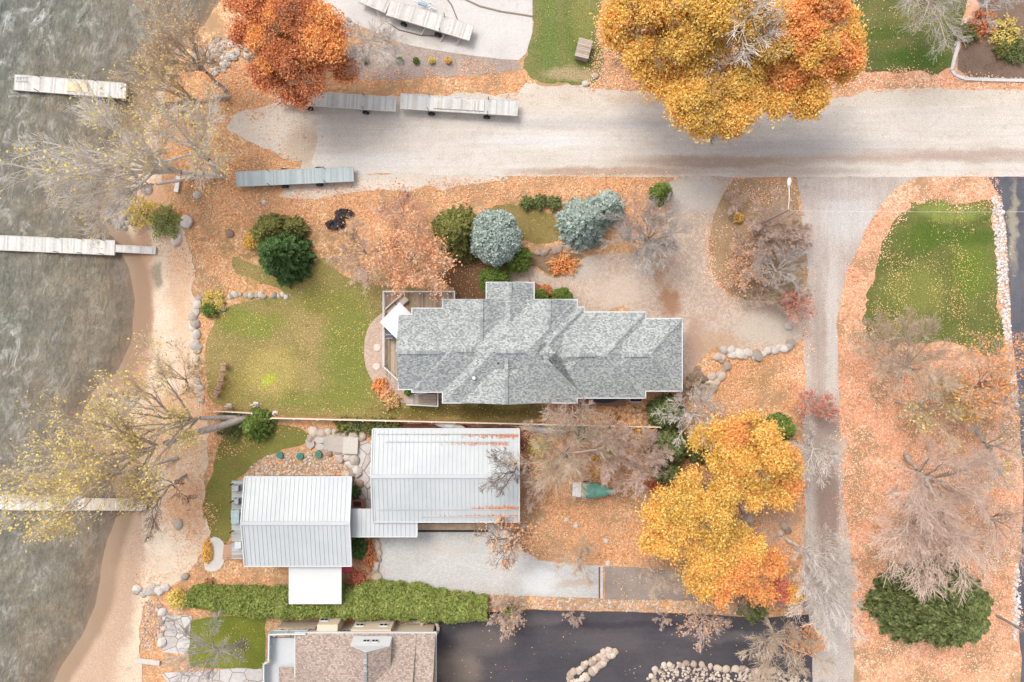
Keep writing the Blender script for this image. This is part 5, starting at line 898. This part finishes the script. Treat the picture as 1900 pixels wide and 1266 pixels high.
T('bare tree with a pale leaning trunk at the corner of the dark garden bed', (1826,0), (1830,-10), 60, 9, 6, 'grey', limbs=6, rmin=.009)
# --- top left
T('large rust coloured maple between the lake rocks and the parked docks', (545,95), (545,80), 110, 10, 7, 'brown', cloud=[('orange', [(590,50,36,8.8,1.2),(500,90,34,8,1.2),(560,110,30,7.6,1.2)], 6000, .22), ('rust', [(500,40,46,7.5,1.8),(560,20,50,8.5,1.8),(600,75,44,8,1.6),(520,100,50,7.5,1.7),(590,125,44,6.5,1.5),(470,10,40,7,1.5),(640,130,20,5.5,1),(550,165,28,5.5,1.2),(500,145,28,6,1.2),(450,60,22,6,1)], 24000, .22), ('orange', [(605,90,30,8.5,1),(520,30,30,9,1),(575,140,26,6.5,1),(650,135,14,5.5,.8)], 4500, .22)], limbs=9)
T('drooping silver grey bare tree beside the concrete pad', (692,62), (690,85), 62, 7, 8, 'pale', limbs=15, lvl=3, up=-.12, r0=.12, rmin=.012, low=.35)
T('tan leaved half bare tree on the lake shore above the floating dock', (420,170), (330,85), 78, 9, 9, 'tan', 'tanleaf', 1500, .1, limbs=13, rmin=.012)
T('pale half bare tree over the water right of the floating dock', (425,180), (300,190), 95, 10, 10, 'tan', 'lime', 900, .11, limbs=12, rmin=.013)
T('large bare tree leaning left over the lake above the long grey dock', (400,326), (190,300), 135, 12, 11, 'pale', 'lime', 700, .15, limbs=13, r0=.32, fork=.22, rmin=.013)
T('second trunk of the leaning lakeside pair, with pale upright branches', (410,328), (345,250), 110, 11, 12, 'pale', 'lime', 900, .12, limbs=9, r0=.26, rmin=.013)
T('bare tree whose twigs droop over the shore stones left of the upper beach', (360,330), (200,350), 75, 9, 13, 'pale', limbs=8, rmin=.013, r0=.18)
# --- left, lower: leaning tree with yellow leaves
T('huge leaning tree with yellow leaves over the lake and lower dock', (462,774), (190,860), 140, 13, 14, 'tan', 'lime', 2300, .13, .3, limbs=11, r0=.34, fork=.4, rmin=.012)
T('sparse yellow crown spreading over the stony point by the lawn corner', (455,776), (260,780), 140, 11, 15, 'tan', 'lime', 1900, .12, .3, limbs=11, r0=.25, rmin=.011)
T('yellow leaved bough hanging over the lower dock at the left edge', (330,850), (120,905), 88, 9, 16, 'tan', 'lime', 1900, .15, .3, limbs=9, r0=.2, rmin=.010)
T('thin dark branched bare tree above the lower dock and beach', (345,880), (285,920), 70, 8, 17, 'brown', limbs=8, r0=.12, rmin=.009)
T('thin pale tree over the middle beach left of the garden chairs', (350,720), (330,690), 62, 7, 18, 'tan', 'tanleaf', 500, .12, limbs=7, r0=.1, rmin=.009)
T('bare tree leaning to the lake from the ring of pebbles at the bottom', (450,1196), (370,1215), 80, 8, 19, 'grey', limbs=8, r0=.2, rmin=.010)
o = empty('pebble_ring', W(449,1197), 'round ring of pebbles around the leaning tree in the garden lawn', 'tree ring'); m = MB(); q = W(449,1197)
for k in range(46): an = k*.42; r = .35+.5*((k*7) % 10)/10; m.box((q.x+r*math.cos(an), q.y+r*math.sin(an), .05), (.16, .12, .1), an)
m.build('pebbles', st_warm, o, bevel=.02)
# --- centre, between road and grey house
conifer('dark green pine standing in the lawn above the lake', (522,474), 50, 7, 20, 'pine', 12000, .24, pw=.7)
conifer('light green cedar tucked behind the dark green pine', (500,436), 46, 4, 21, 'olive', 6500, .2, pw=.7)
conifer('small light green cedar right of the dark green pine', (545,425), 26, 2.6, 22, 'olive', 2500, .18)
ball('yellow leaved bush left of the dark green pine', (467,447), 15, 1.4, 23, 'yellow', 900, .12, core=False)
T('bare beige bush tree above the small wooden table', (680,470), (678,468), 70, 5, 24, 'pink', 'tanleaf', 900, .1, limbs=14, r0=.1, rmin=.009, nk=1.5, group=None)
T('peach leaved half bare tree just above the deck of the grey house', (765,480), (768,478), 76, 6, 25, 'pink', 'peach', 3000, .13, .3, limbs=14, r0=.12, rmin=.009)
T('pinkish bare bush beside the road leaves above the peach tree', (745,400), (748,398), 50, 4, 26, 'pink', 'red', 500, .1, limbs=12, r0=.07, rmin=.008)
conifer('olive green feathery cedar left of the round blue spruce', (852,432), 56, 5, 27, 'olive', 13000, .2, pw=.6, squash=1.0)
ball('round silvery blue spruce above the entrance of the grey house', (919,439), 45, 5.2, 28, 'blue', 12000, .15, cat='tree', name='blue_spruce', ragged=.03, sy=1.08)
conifer('wide blue green spruce above the brown shrub bed', (1083,411), 50, 5.5, 29, 'blue', 14000, .22, pw=.62)
conifer('smaller blue green spruce touching the wide blue spruce', (1128,384), 34, 4, 30, 'blue', 6000, .2, pw=.62)
ball('round bright green bush just below the silvery blue spruce', (961,480), 25, 2.2, 31, 'lgreen', 4200, .1)
ball('round green bush against the top of the entrance roof', (917,520), 27, 2.4, 32, 'lgreen', 4200, .1)
ball('green dome bush by the grey house wall nearest the pavers', (1043,553), 19, 1.6, 33, 'lgreen', 2600, .09); ball('small green bush in the corner right of the entrance', (1003,551), 14, 1.4, 34, 'lgreen', 1600, .09); ball('reddish low bush between the two green dome bushes', (1012,540), 12, .8, 35, 'rust', 700, .1, core=False)
T('bare upright tree with a fan of grey twigs beside the paver driveway', (1203,452), (1203,430), 78, 7, 36, 'grey', limbs=20, r0=.14, rmin=.010, nk=1.5, low=.35, fork=.12)
conifer('tall narrow green shrub at the mouth of the paver driveway', (1229,357), 21, 3, 37, 'lgreen', 2600, .16)
for x, y, r, lb in ((978,376,11,'left low green shrub in the road leaves'), (1003,374,12,'middle low green shrub in the road leaves'), (1028,377,12,'right low green shrub in the road leaves')): ball(lb, (x, y), r, .7, x, 'deep', 700, .11, core=False, ragged=.2)
ball('rust leaved low shrub at the curve of the entrance path', (1046,492), 24, .7, 38, 'orange', 1200, .1, core=False, sy=.7, ragged=.2)
# island bed
T('purplish twiggy bush in the upper right of the island bed', None, (1436,412), 56, 4, 40, 'pink', limbs=14, r0=.07, rmin=.009, nk=1.5); T('grey bare tree in the lower right of the island bed', (1420,508), (1452,500), 68, 6, 41, 'grey', limbs=12, r0=.16, rmin=.009, low=.3)
T('pink twiggy bush in the lower left of the island bed', None, (1380,500), 50, 3, 42, 'pink', 'peach', 900, .1, limbs=13, r0=.06, rmin=.008); T('low tangle of beige stems along the bottom of the island bed', None, (1405,535), 42, 2, 43, 'tan', limbs=12, r0=.05, rmin=.009)
T('pinkish bush at the upper left of the island bed', None, (1365,372), 28, 2, 44, 'pink', limbs=10, r0=.05, rmin=.008)
ball('small yellow bush beside the pale stick in the island bed', (1371,404), 9, .8, 45, 'yellow', 300, .12, core=False); T('red leaved sapling between the island bed and the lane', (1470,560), (1478,566), 34, 4, 46, 'pink', 'red', 520, .11, limbs=8, r0=.06, rmin=.01)
T('pinkish brown twig bush in the middle of the island bed', None, (1400,450), 50, 2.5, 47, 'pink', 'peach', 350, .09, limbs=16, r0=.06, rmin=.011, nk=1.8); T('purplish twig bush at the lane side of the island bed', None, (1468,440), 42, 3, 48, 'pink', limbs=16, r0=.06, rmin=.011, nk=1.8)
T('twiggy bush at the bottom right of the island bed', None, (1455,540), 44, 2.5, 49, 'tan', limbs=16, r0=.06, rmin=.011, nk=1.8)
# small garden plants
for i, x in enumerate((647,678,742,772,801,831)): ball('%s tiny yellow green shrub in the row on the mulch below the concrete pad' % ['first','second','third','fourth','fifth','last'][i], (x, 112), 5.5, .5, 50+i, 'gold' if i == 5 else ('lgreen' if i < 4 else 'lime'), 260, .09, core=False, group='tiny shrubs in a row on the mulch')
ball('small variegated green shrub bed at the lake corner of the lawn', (396,560), 19, .6, 60, 'lime', 1100, .11, core=False, ragged=.15); ball('green lower half of the shrub bed at the lake corner of the lawn', (388,575), 14, .8, 61, 'lgreen', 700, .12, core=False)
ball('yellow green grassy shrub nearest the shore stones of the upper beach', (262,395), 26, .7, 62, 'lime', 1200, .11, core=False, ragged=.2); ball('green grassy shrub at the head of the upper beach', (306,412), 26, .7, 63, 'hedge', 1200, .12, core=False, ragged=.2)
conifer('bright green cedar beside the gap in the wooden fence', (474,790), 32, 3, 64, 'lgreen', 3600, .18, droop=.1); ball('dark green shrub under the thick leaning trunk', (430,788), 24, .8, 65, 'deep', 1200, .13, core=False, ragged=.2)
ball('potted green shrub at the corner of the lower deck', (757,727), 7, 1.4, 66, 'lgreen', 420, .1)
ball('rust and gold perennials edging the patio nearest the lawn', (705,716), 12, .6, 67, 'orange', 600, .12, core=False, ragged=.2); ball('rust perennials edging the patio nearest the lower deck', (726,743), 14, .6, 68, 'tanleaf', 700, .11, core=False, ragged=.2); ball('gold perennials between the two rust clumps at the patio', (714,729), 11, .6, 69, 'peach', 500, .11, core=False, ragged=.2)
for i, x in enumerate((636,660,684,708,728)): ball('%s pale ornamental grass clump below the long fence' % ['leftmost','second','third','fourth','rightmost'][i], (x, 789+i*.6), 13, .7, 70+i, 'deep' if i % 2 else 'olive', 500, .16, core=False, ragged=.25, group='ornamental grass below the fence')
ball('dark green shrub in the gap between the cottages', (658,913), 10, 1.2, 76, 'pine', 800, .11); ball('dark green bush below the breezeway roof', (665,1018), 15, 1.5, 77, 'pine', 1500, .11, sy=1.4); ball('rust leaved bush right of the dark green bush below the breezeway', (684,1030), 12, .9, 78, 'rust', 800, .11, core=False, sy=2., ragged=.2); ball('pinkish shrub below the red tarp', (664,1075), 15, .8, 79, 'red', 700, .1, core=False, ragged=.2)
ball('orange shrub patch at the edge of the smooth stone slab', (384,1025), 9, .5, 80, 'gold', 600, .11, core=False, sy=2.2)
# hedge
rn = np.random.default_rng(77); xs_ = np.array([345,430,536,634,700,760,830,905]); ct = np.array([1112,1122,1127,1126,1122,1126,1132,1137]); hw_ = np.array([17,26,27,28,34,33,27,20]); n = 46000; t = rn.uniform(348, 903, n); cy = np.interp(t, xs_, ct); ww = np.interp(t, xs_, hw_); hz = 1.9+.7*vnoise(t, cy, 16, 5)
a = rn.uniform(0, math.pi, n); edge = .86+.3*vnoise(t, np.sign(np.cos(a))*30, 13, 9)+.1*vnoise(t, np.cos(a)*9, 4, 3); wv = np.cos(a)*ww*edge*(H-2)/H; P = np.stack([(t-950)*(H-1.8)/H/S, (633-cy)*(H-1.8)/H/S+wv/S*rn.uniform(.85, 1, n), .35+np.sin(a)*(hz-.35)*rn.uniform(.88, 1.06, n)], 1)
o = empty('hedge', W(625,1125), 'long trimmed cedar hedge running under the white porch roof', 'hedge'); V, F = cards(P, .17, .8, rn, 1.5); link('foliage', npmesh('foliage', rel(V, o), F), LEAF['hedge'], o); m = MB()
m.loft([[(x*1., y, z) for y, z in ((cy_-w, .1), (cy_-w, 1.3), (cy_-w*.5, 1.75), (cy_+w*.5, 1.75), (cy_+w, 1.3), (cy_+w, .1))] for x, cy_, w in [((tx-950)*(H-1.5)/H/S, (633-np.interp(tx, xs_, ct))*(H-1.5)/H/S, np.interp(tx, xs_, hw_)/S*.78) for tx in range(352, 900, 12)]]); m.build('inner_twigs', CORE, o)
ball('yellow green bush at the lake end of the hedge', (328,1112), 17, 1.3, 81, 'lime', 900, .13, core=False); T('beige bare bush at the driveway end of the hedge', (938,1138), (938,1142), 42, 3, 82, 'pink', 'tanleaf', 300, .1, limbs=16, r0=.05, rmin=.009); ball('green centre of the bare bush at the driveway end of the hedge', (945,1133), 14, 1.6, 83, 'hedge', 900, .12, core=False)
# --- right of the white roofs, wild garden
T('bare tree right of the large white roof with pale spreading branches', (1050,850), (1052,835), 92, 9, 90, 'tan', limbs=13, r0=.15, rmin=.011, nk=1.5); T('bare bush tree between the green boat and the dark cedars', (1180,880), (1180,885), 62, 6, 91, 'pink', limbs=12, r0=.1, rmin=.010); T('bare tree overlapping the right end of the large white roof', (985,870), (935,880), 48, 10, 92, 'brown', limbs=7, r0=.1, rmin=.009)
T('twiggy pink bush at the right edge of the large white roof', (978,905), (980,905), 46, 3.5, 93, 'pink', limbs=12, r0=.06, rmin=.009); T('bare tree with pale leaning stem between the grey pavers and the leaves', (962,985), (945,1005), 66, 7, 94, 'brown', 'peach', 700, .12, limbs=7, r0=.16, rmin=.009); T('small bare tree leaning over the end of the grey pavers', (1090,1020), (1070,1042), 46, 6, 95, 'tan', limbs=6, r0=.14, rmin=.009)
T('fine twigged bare tree filling the space above the green boat', (1110,850), (1115,835), 66, 6, 98, 'pink', limbs=14, r0=.09, rmin=.011, nk=1.7); T('bare pinkish tree beside the dark cedars right of the boat', (1200,850), (1205,845), 50, 5, 99, 'pink', limbs=12, r0=.08, rmin=.011, nk=1.6)
T('bare bush above the long fence right of the canoe', (1060,770), (1062,768), 52, 5, 96, 'pink', limbs=11, r0=.08, rmin=.009); T('low pink shrub between the fence end and the cedars', (1135,800), (1135,800), 40, 2.5, 97, 'pink', 'peach', 400, .1, limbs=10, r0=.05, rmin=.009)
for x, y, r, lb, lf, hh in ((1108,862,17,'orange bush just above the green boat','gold',1.3),(1196,812,20,'orange gold bush below the end of the long fence','gold',1.5),(1140,805,13,'small orange bush below the middle of the fence end','orange',1.),(1128,856,13,'yellow green bush right of the orange bush above the boat','lime',1.),(1000,830,16,'yellow green bush inside the bare tree right of the large white roof','lime',1.),(1215,900,16,'dark rust bush at the foot of the dark cedars','rust',1.),(1080,802,14,'dark green shrub under the bare bush below the fence','deep',1.),(1310,790,0,'',0,0)):
    if r: ball(lb, (x, y), r, hh, x+y, lf, 900, .12, core=False, ragged=.2)
conifer('dark green cedar at the end of the long fence', (1240,768), 34, 4, 100, 'deep', 6000, .2, pw=.6); conifer('dark green cedar below the fence end beside the golden trees', (1245,830), 40, 4, 101, 'deep', 7500, .2, pw=.6); conifer('mid green cedar between the golden crowns', (1300,835), 28, 3.5, 102, 'deep', 3200, .2, pw=.6); conifer('green cedar at the right edge of the golden crown by the lane', (1450,795), 28, 4, 103, 'lgreen', 4000, .18, pw=.7); conifer('dark cedar at the lower end of the cedar row', (1240,875), 28, 3.5, 107, 'deep', 3500, .2, pw=.6)
ball('low dark green juniper by the dark driveway edge', (1398,1128), 24, 1., 104, 'deep', 1600, .13, core=False, ragged=.15)
T('pale bare tree radiating beside the garage and the cedars', (1290,770), (1285,768), 62, 6, 105, 'pale', limbs=12, r0=.13, rmin=.011); T('tangled grey brush heap right of the garage wall', (1285,710), (1287,712), 34, 1.5, 106, 'tan', limbs=12, r0=.06, rmin=.012)
T('golden orange maple nearest the lane in the wild garden', (1400,850), (1400,850), 95, 9, 110, 'brown', cloud=[('gold', [(1350,800,36,7,1.5),(1400,835,48,8,1.8),(1450,860,34,6.5,1.5),(1370,850,32,7,1.3),(1390,790,30,6,1.3),(1345,880,34,6.2,1.3),(1400,900,32,6.2,1.2),(1440,910,28,6,1.2),(1425,820,28,7,1.2)], 13000, .22), ('orange', [(1365,805,22,7.5,1),(1440,850,28,7,1.1),(1460,900,20,6,1)], 4000, .22), ('yellow', [(1340,850,26,6.5,1.1),(1400,870,26,7.5,1.1),(1300,815,20,5.5,1)], 3200, .22)], limbs=9)
T('bright yellow maple at the lower left of the golden group', (1290,960), (1290,950), 95, 9, 111, 'brown', cloud=[('yellow', [(1270,930,40,7.5,1.7),(1320,970,40,8,1.7),(1345,920,26,6.5,1.2),(1360,985,20,6,1)], 9000, .22), ('gold', [(1250,990,42,7,1.5),(1300,1020,36,7,1.5),(1300,950,30,7.6,1.4),(1230,950,34,7,1.2),(1280,900,26,7,1),(1330,1040,34,6.5,1.2),(1220,1000,26,6,1),(1290,1060,24,5.5,1)], 11000, .22)], limbs=9)
T('deep orange maple at the bottom of the golden group', (1380,1060), (1380,1060), 80, 7, 112, 'brown', cloud=[('orange', [(1370,1050,42,6,1.4),(1410,1080,34,5.5,1.3),(1340,1080,30,5.5,1.2),(1430,1045,22,5,1),(1400,1030,26,5.5,1)], 9000, .22), ('gold', [(1350,1035,32,6.3,1.2),(1385,1015,28,6.2,1.1),(1320,1070,26,5.8,1)], 6000, .22), ('red', [(1440,1095,16,4.5,.8)], 700, .2), ('gold', [(1300,1085,22,4.5,.8),(1468,1105,14,4.5,.8)], 1300, .2)], limbs=8)
T('red leaved sapling where the leaves meet the lane', (1502,745), (1506,748), 32, 4, 113, 'pink', 'red', 560, .11, limbs=8, r0=.06, rmin=.01); T('small red sapling on the lane side of the red leaved pair', (1535,765), (1540,765), 18, 3, 114, 'pink', 'red', 240, .11, limbs=6, r0=.04, rmin=.01)
T('bare tree arching over the lane beside the green cedar', (1500,815), (1515,845), 62, 7, 115, 'pale', limbs=9, r0=.12, rmin=.011); T('upper of the two pale bare trees leaning over the lower lane', (1458,1000), (1525,1040), 70, 8, 116, 'pale', limbs=10, r0=.15, rmin=.011); T('lower pale bare tree leaning over the lane bend', (1500,1050), (1535,1110), 72, 8, 117, 'pale', limbs=10, r0=.14, rmin=.011)
T('large bare tree over the right end of the dark driveway', (1420,1140), (1455,1215), 82, 8, 118, 'tan', limbs=12, r0=.16, rmin=.011, nk=1.5); T('pinkish bare bush over the upper edge of the dark driveway', (1300,1130), (1305,1160), 42, 4, 119, 'pink', 'peach', 250, .1, limbs=10, r0=.06, rmin=.008); T('orange leaved sapling beside the lower lane', (1500,1195), (1500,1190), 36, 4, 120, 'pink', 'orange', 700, .14, .3, limbs=8, r0=.06, rmin=.01)
T('small bare bush on the edge of the dark driveway near the hedge', (1062,1140), (1062,1148), 20, 2, 121, 'pink', limbs=7, r0=.03, rmin=.008); T('small bare bush on the driveway edge above the stone island', (1230,1140), (1232,1148), 20, 2, 122, 'pink', limbs=7, r0=.03, rmin=.008); T('thin bare sapling over the weathered asphalt', (1220,1060), (1222,1068), 44, 4, 123, 'tan', limbs=7, r0=.06, rmin=.009)
# --- right side grove
T('bare bushy tree at the lower edge of the striped lawn', (1670,700), (1690,665), 100, 8, 130, 'tan', limbs=16, r0=.16, rmin=.010, nk=1.5); T('half bare tree with orange leaves at the right of the striped lawn', (1810,740), (1825,700), 78, 8, 131, 'pink', 'orange', 2000, .12, .35, limbs=13, r0=.14, rmin=.009); T('bare tree left of centre in the right leaf grove', (1662,745), (1740,760), 66, 7, 132, 'tan', 'lime', 400, .13, limbs=9, r0=.15, rmin=.009)
T('large pale bare tree in the middle of the right leaf grove', (1680,842), (1745,915), 120, 11, 133, 'pink', limbs=15, r0=.24, rmin=.011, nk=1.5); T('pale bare tree just above the big dark green conifer', (1690,920), (1725,1000), 96, 11, 134, 'pink', limbs=15, r0=.22, rmin=.012, nk=1.5, up=0.); T('bare tree reaching to the right edge above the lower driveway', (1815,800), (1855,850), 78, 9, 135, 'grey', 'lime', 250, .13, limbs=11, r0=.16, rmin=.009); T('bare tree at the right edge beside the upper dark driveway', (1830,745), (1885,755), 52, 8, 136, 'grey', limbs=9, r0=.12, rmin=.009); T('bare tree at the right edge over the lower driveway bend', (1815,930), (1862,985), 80, 9, 137, 'pink', limbs=12, r0=.16, rmin=.009)
T('yellow leaved sapling left of the orange tree in the right grove', (1760,750), (1775,738), 44, 5, 138, 'tan', 'lime', 1100, .13, .3, limbs=9, r0=.07, rmin=.01)
conifer('big dark green conifer at the lower right', (1737,1126), 126, 8, 139, 'deep', 70000, .22, pw=.55, squash=.72, tiers=20, zc=2.2)
T('bare twig bush in the leaves below the striped lawn corner', (1640,640), (1640,620), 50, 4, 140, 'tan', limbs=12, r0=.07, rmin=.009)
for x, y, r, lb, lf in ((1865,60,26,'yellow green shrub mass in the dark garden bed','lime'),(1885,95,20,'green shrub at the right edge of the dark garden bed','deep'),(1822,42,22,'rust brown shrub in the upper dark garden bed','rust'),(1795,62,16,'olive shrub beside the white stone edging','olive'),(1862,92,14,'low olive plant in the middle of the dark garden bed','olive')): ball(lb, (x, y), r, .7, x+y, lf, 1000, .12, core=False, ragged=.2)
# ---------------------------------------------------------------- fallen leaves
def scatter(label, zones, cols, size, seed, zoff=.048):
    """zones: (polygon px, leaves per m2, clumping 0..1)"""
    rn = np.random.default_rng(seed); out = []
    for poly, dens, cl in zones:
        ax = np.array([W(*p).xy for p in poly]); a0, a1 = ax.min(0)-.6, ax.max(0)+.6; n = int((a1-a0).prod()*dens); x = rn.uniform(a0[0], a1[0], n); y = rn.uniform(a0[1], a1[1], n)
        k = inpoly(x+rn.normal(0, .28, n)+1.6*(vnoise(x, y, 1.6, seed)-.5), y+rn.normal(0, .28, n)+1.6*(vnoise(x, y, 1.6, seed+1)-.5), ax); nz = .55*vnoise(x, y, 1.1, seed+2)+.45*vnoise(x, y, 3.4, seed+3); k &= rn.uniform(0, 1, n) < np.clip((nz-.5*cl)*(1+2.5*cl)+.35*(1-cl)*1.6, 0, 1); k &= shore_d(x, y) > 1.2; x, y = x[k], y[k]
        out.append(np.stack([x, y, hgt(x, y)+zoff+rn.uniform(0, .03, len(x))], 1))
    P = np.concatenate(out); V, F = cards(P, size, .28, rn, 1.4); o = link('fallen_leaves', npmesh('fallen_leaves', V, F), palette('leaf_litter_colours', cols, .35, .8, 0, gain=1.2), None); tag(o, label, 'leaves', kind='stuff'); return len(P)
PK = [C(150,94,68), C(228,154,116), C(248,188,150), C(236,164,126), C(254,218,186), C(204,128,94), C(255,236,206), C(240,176,136), C(176,110,80)]; OR = [C(120,80,54), C(206,142,98), C(234,174,126), C(214,150,106), C(246,206,162), C(180,120,84), C(250,224,184)]; SP = [C(226,160,90), C(240,190,120), C(250,222,160), C(230,200,110)]
scatter('thick pinkish orange leaf litter over the right half', [
    ([(1555,560),(1580,500),(1620,430),(1660,380),(1700,345),(1760,330),(1836,330),(1858,372),(1845,370),(1838,384),(1690,385),(1650,440),(1625,500),(1606,560),(1600,600),(1700,640),(1860,660),(1885,740),(1895,900),(1898,1010),(1885,1060),(1885,1266),(1588,1266),(1580,1060),(1560,900),(1554,700)], 46, .35),
    ([(1855,400),(1862,400),(1872,600),(1886,720),(1870,700),(1856,600)], 8, .3),
    ([(1095,128),(1110,-10),(1600,-10),(1590,60),(1592,136),(1780,140),(1905,152),(1905,168),(1640,168),(1500,176),(1260,170),(1090,166)], 44, .3),
    ([(1345,345),(1470,340),(1500,450),(1510,560),(1380,560),(1310,520),(1308,430)], 26, .8), ([(1308,400),(1330,400),(1330,500),(1370,545),(1350,555),(1304,500)], 34, .4), ([(1360,330),(1460,340),(1470,365),(1360,370)], 36, .3), ([(1480,560),(1500,600),(1500,700),(1480,720)], 30, .3)], PK, .085, 1)
scatter('orange brown leaf litter along the road and the lake bank', [
    ([(430,345),(660,352),(760,345),(940,330),(1225,318),(1240,330),(1245,380),(1225,440),(1130,400),(900,372),(820,372),(700,400),(620,440),(480,420),(380,410),(300,400),(290,350),(400,300),(430,310)], 44, .35),
    ([(970,800),(1220,800),(1290,760),(1300,700),(1350,660),(1480,645),(1490,700),(1488,900),(1480,1040),(1300,1050),(1120,1045),(1000,1030),(965,980),(966,880)], 50, .35),
    ([(400,290),(440,280),(520,285),(545,300),(540,320),(430,330)], 44, .2), ([(420,130),(600,170),(515,190),(500,215),(430,212),(380,190),(390,150)], 40, .4), ([(640,130),(860,140),(870,110),(970,120),(975,160),(960,176),(820,168),(640,158)], 36, .7),
    ([(500,780),(690,785),(688,800),(560,800),(500,815),(420,840),(390,850),(400,800)], 36, .5), ([(330,900),(370,880),(400,940),(395,990),(376,1060),(400,1075),(536,1070),(536,1110),(380,1096),(340,1100),(255,1094),(240,1080),(300,1070),(330,1040),(345,1000),(290,980),(262,940)], 34, .7),
    ([(230,730),(330,730),(400,740),(410,765),(380,850),(370,1000),(300,990),(250,940),(225,860),(200,780)], 40, .4), ([(440,200),(520,190),(600,230),(590,300),(500,290),(430,250)], 8, .8), ([(500,300),(640,330),(760,350),(660,362),(560,366),(520,340)], 10, .7), ([(265,940),(300,1060),(260,1095),(245,1000)], 10, .8), ([(655,1000),(700,1000),(700,1080),(760,1105),(640,1100)], 34, .6), ([(640,800),(690,800),(690,850)], 16, .8), ([(1040,480),(1085,475),(1060,505),(1030,515)], 36, .2), ([(270,440),(360,430),(430,480),(430,560),(366,560),(330,520),(300,470)], 26, .7), ([(430,30),(480,130),(420,200),(300,330),(240,380),(260,300),(300,150),(340,60)], 34, .6), ([(350,560),(385,560),(385,740),(350,740)], 20, .7), ([(262,1100),(310,1095),(300,1266),(262,1266)], 18, .8)], OR, .085, 2)
scatter('scattered pale yellow leaves on the lawns, roads and roofs edges', [
    ([(384,600),(560,545),(620,500),(720,540),(690,600),(680,700),(720,775),(400,765)], 8, .55), ([(720,755),(1000,755),(1000,785),(720,780)], 5, .4), ([(1600,600),(1660,400),(1700,372),(1840,372),(1862,660),(1780,660)], 13, .75), ([(1770,400),(1790,400),(1800,640),(1775,640)], 22, .55), ([(1840,400),(1850,400),(1862,640),(1845,640)], 22, .7), ([(1650,480),(1690,440),(1700,600),(1660,600)], 26, .55), ([(1620,560),(1660,520),(1720,600),(1640,640)], 34, .45), ([(1720,540),(1780,520),(1790,620),(1740,620)], 20, .6), ([(1590,0),(1780,0),(1765,130),(1590,130)], 4, .4),
    ([(985,0),(1110,0),(1100,160),(985,160)], 1, .5), ([(420,420),(640,440),(640,520),(430,560),(370,540)], 6, .5), ([(1200,280),(1900,280),(1900,325),(1240,325)], .9, .4), ([(1100,196),(1900,194),(1900,215),(1100,215)], 1.2, .8), ([(700,315),(1240,318),(1240,330),(700,335)], 4, .7), ([(800,480),(905,480),(905,560),(820,560)], 9, .5), ([(690,0),(990,0),(960,110),(740,80)], .5, .5), ([(800,1150),(1500,1150),(1500,1266),(800,1266)], .45, .4), ([(1500,600),(1570,600),(1580,1266),(1500,1266)], 1.0, .5), ([(1070,400),(1500,330),(1500,660),(1080,600)], .9, .6), ([(1600,900),(1890,900),(1890,1266),(1600,1266)], 8, .6),
    ([(490,1160),(350,1150),(350,1240),(490,1240)], 3, .4), ([(1120,1052),(1490,1095),(1490,1128),(1120,1112)], 6, .7), ([(960,1105),(1490,1118),(1490,1140),(960,1130)], 12, .8), ([(1000,765),(1220,765),(1220,790),(1000,785)], 4, .5), ([(1030,380),(900,375),(900,470),(1050,470)], 2, .5), ([(600,580),(700,540),(740,740),(700,770)], 5, .5)], SP, .058, 3)
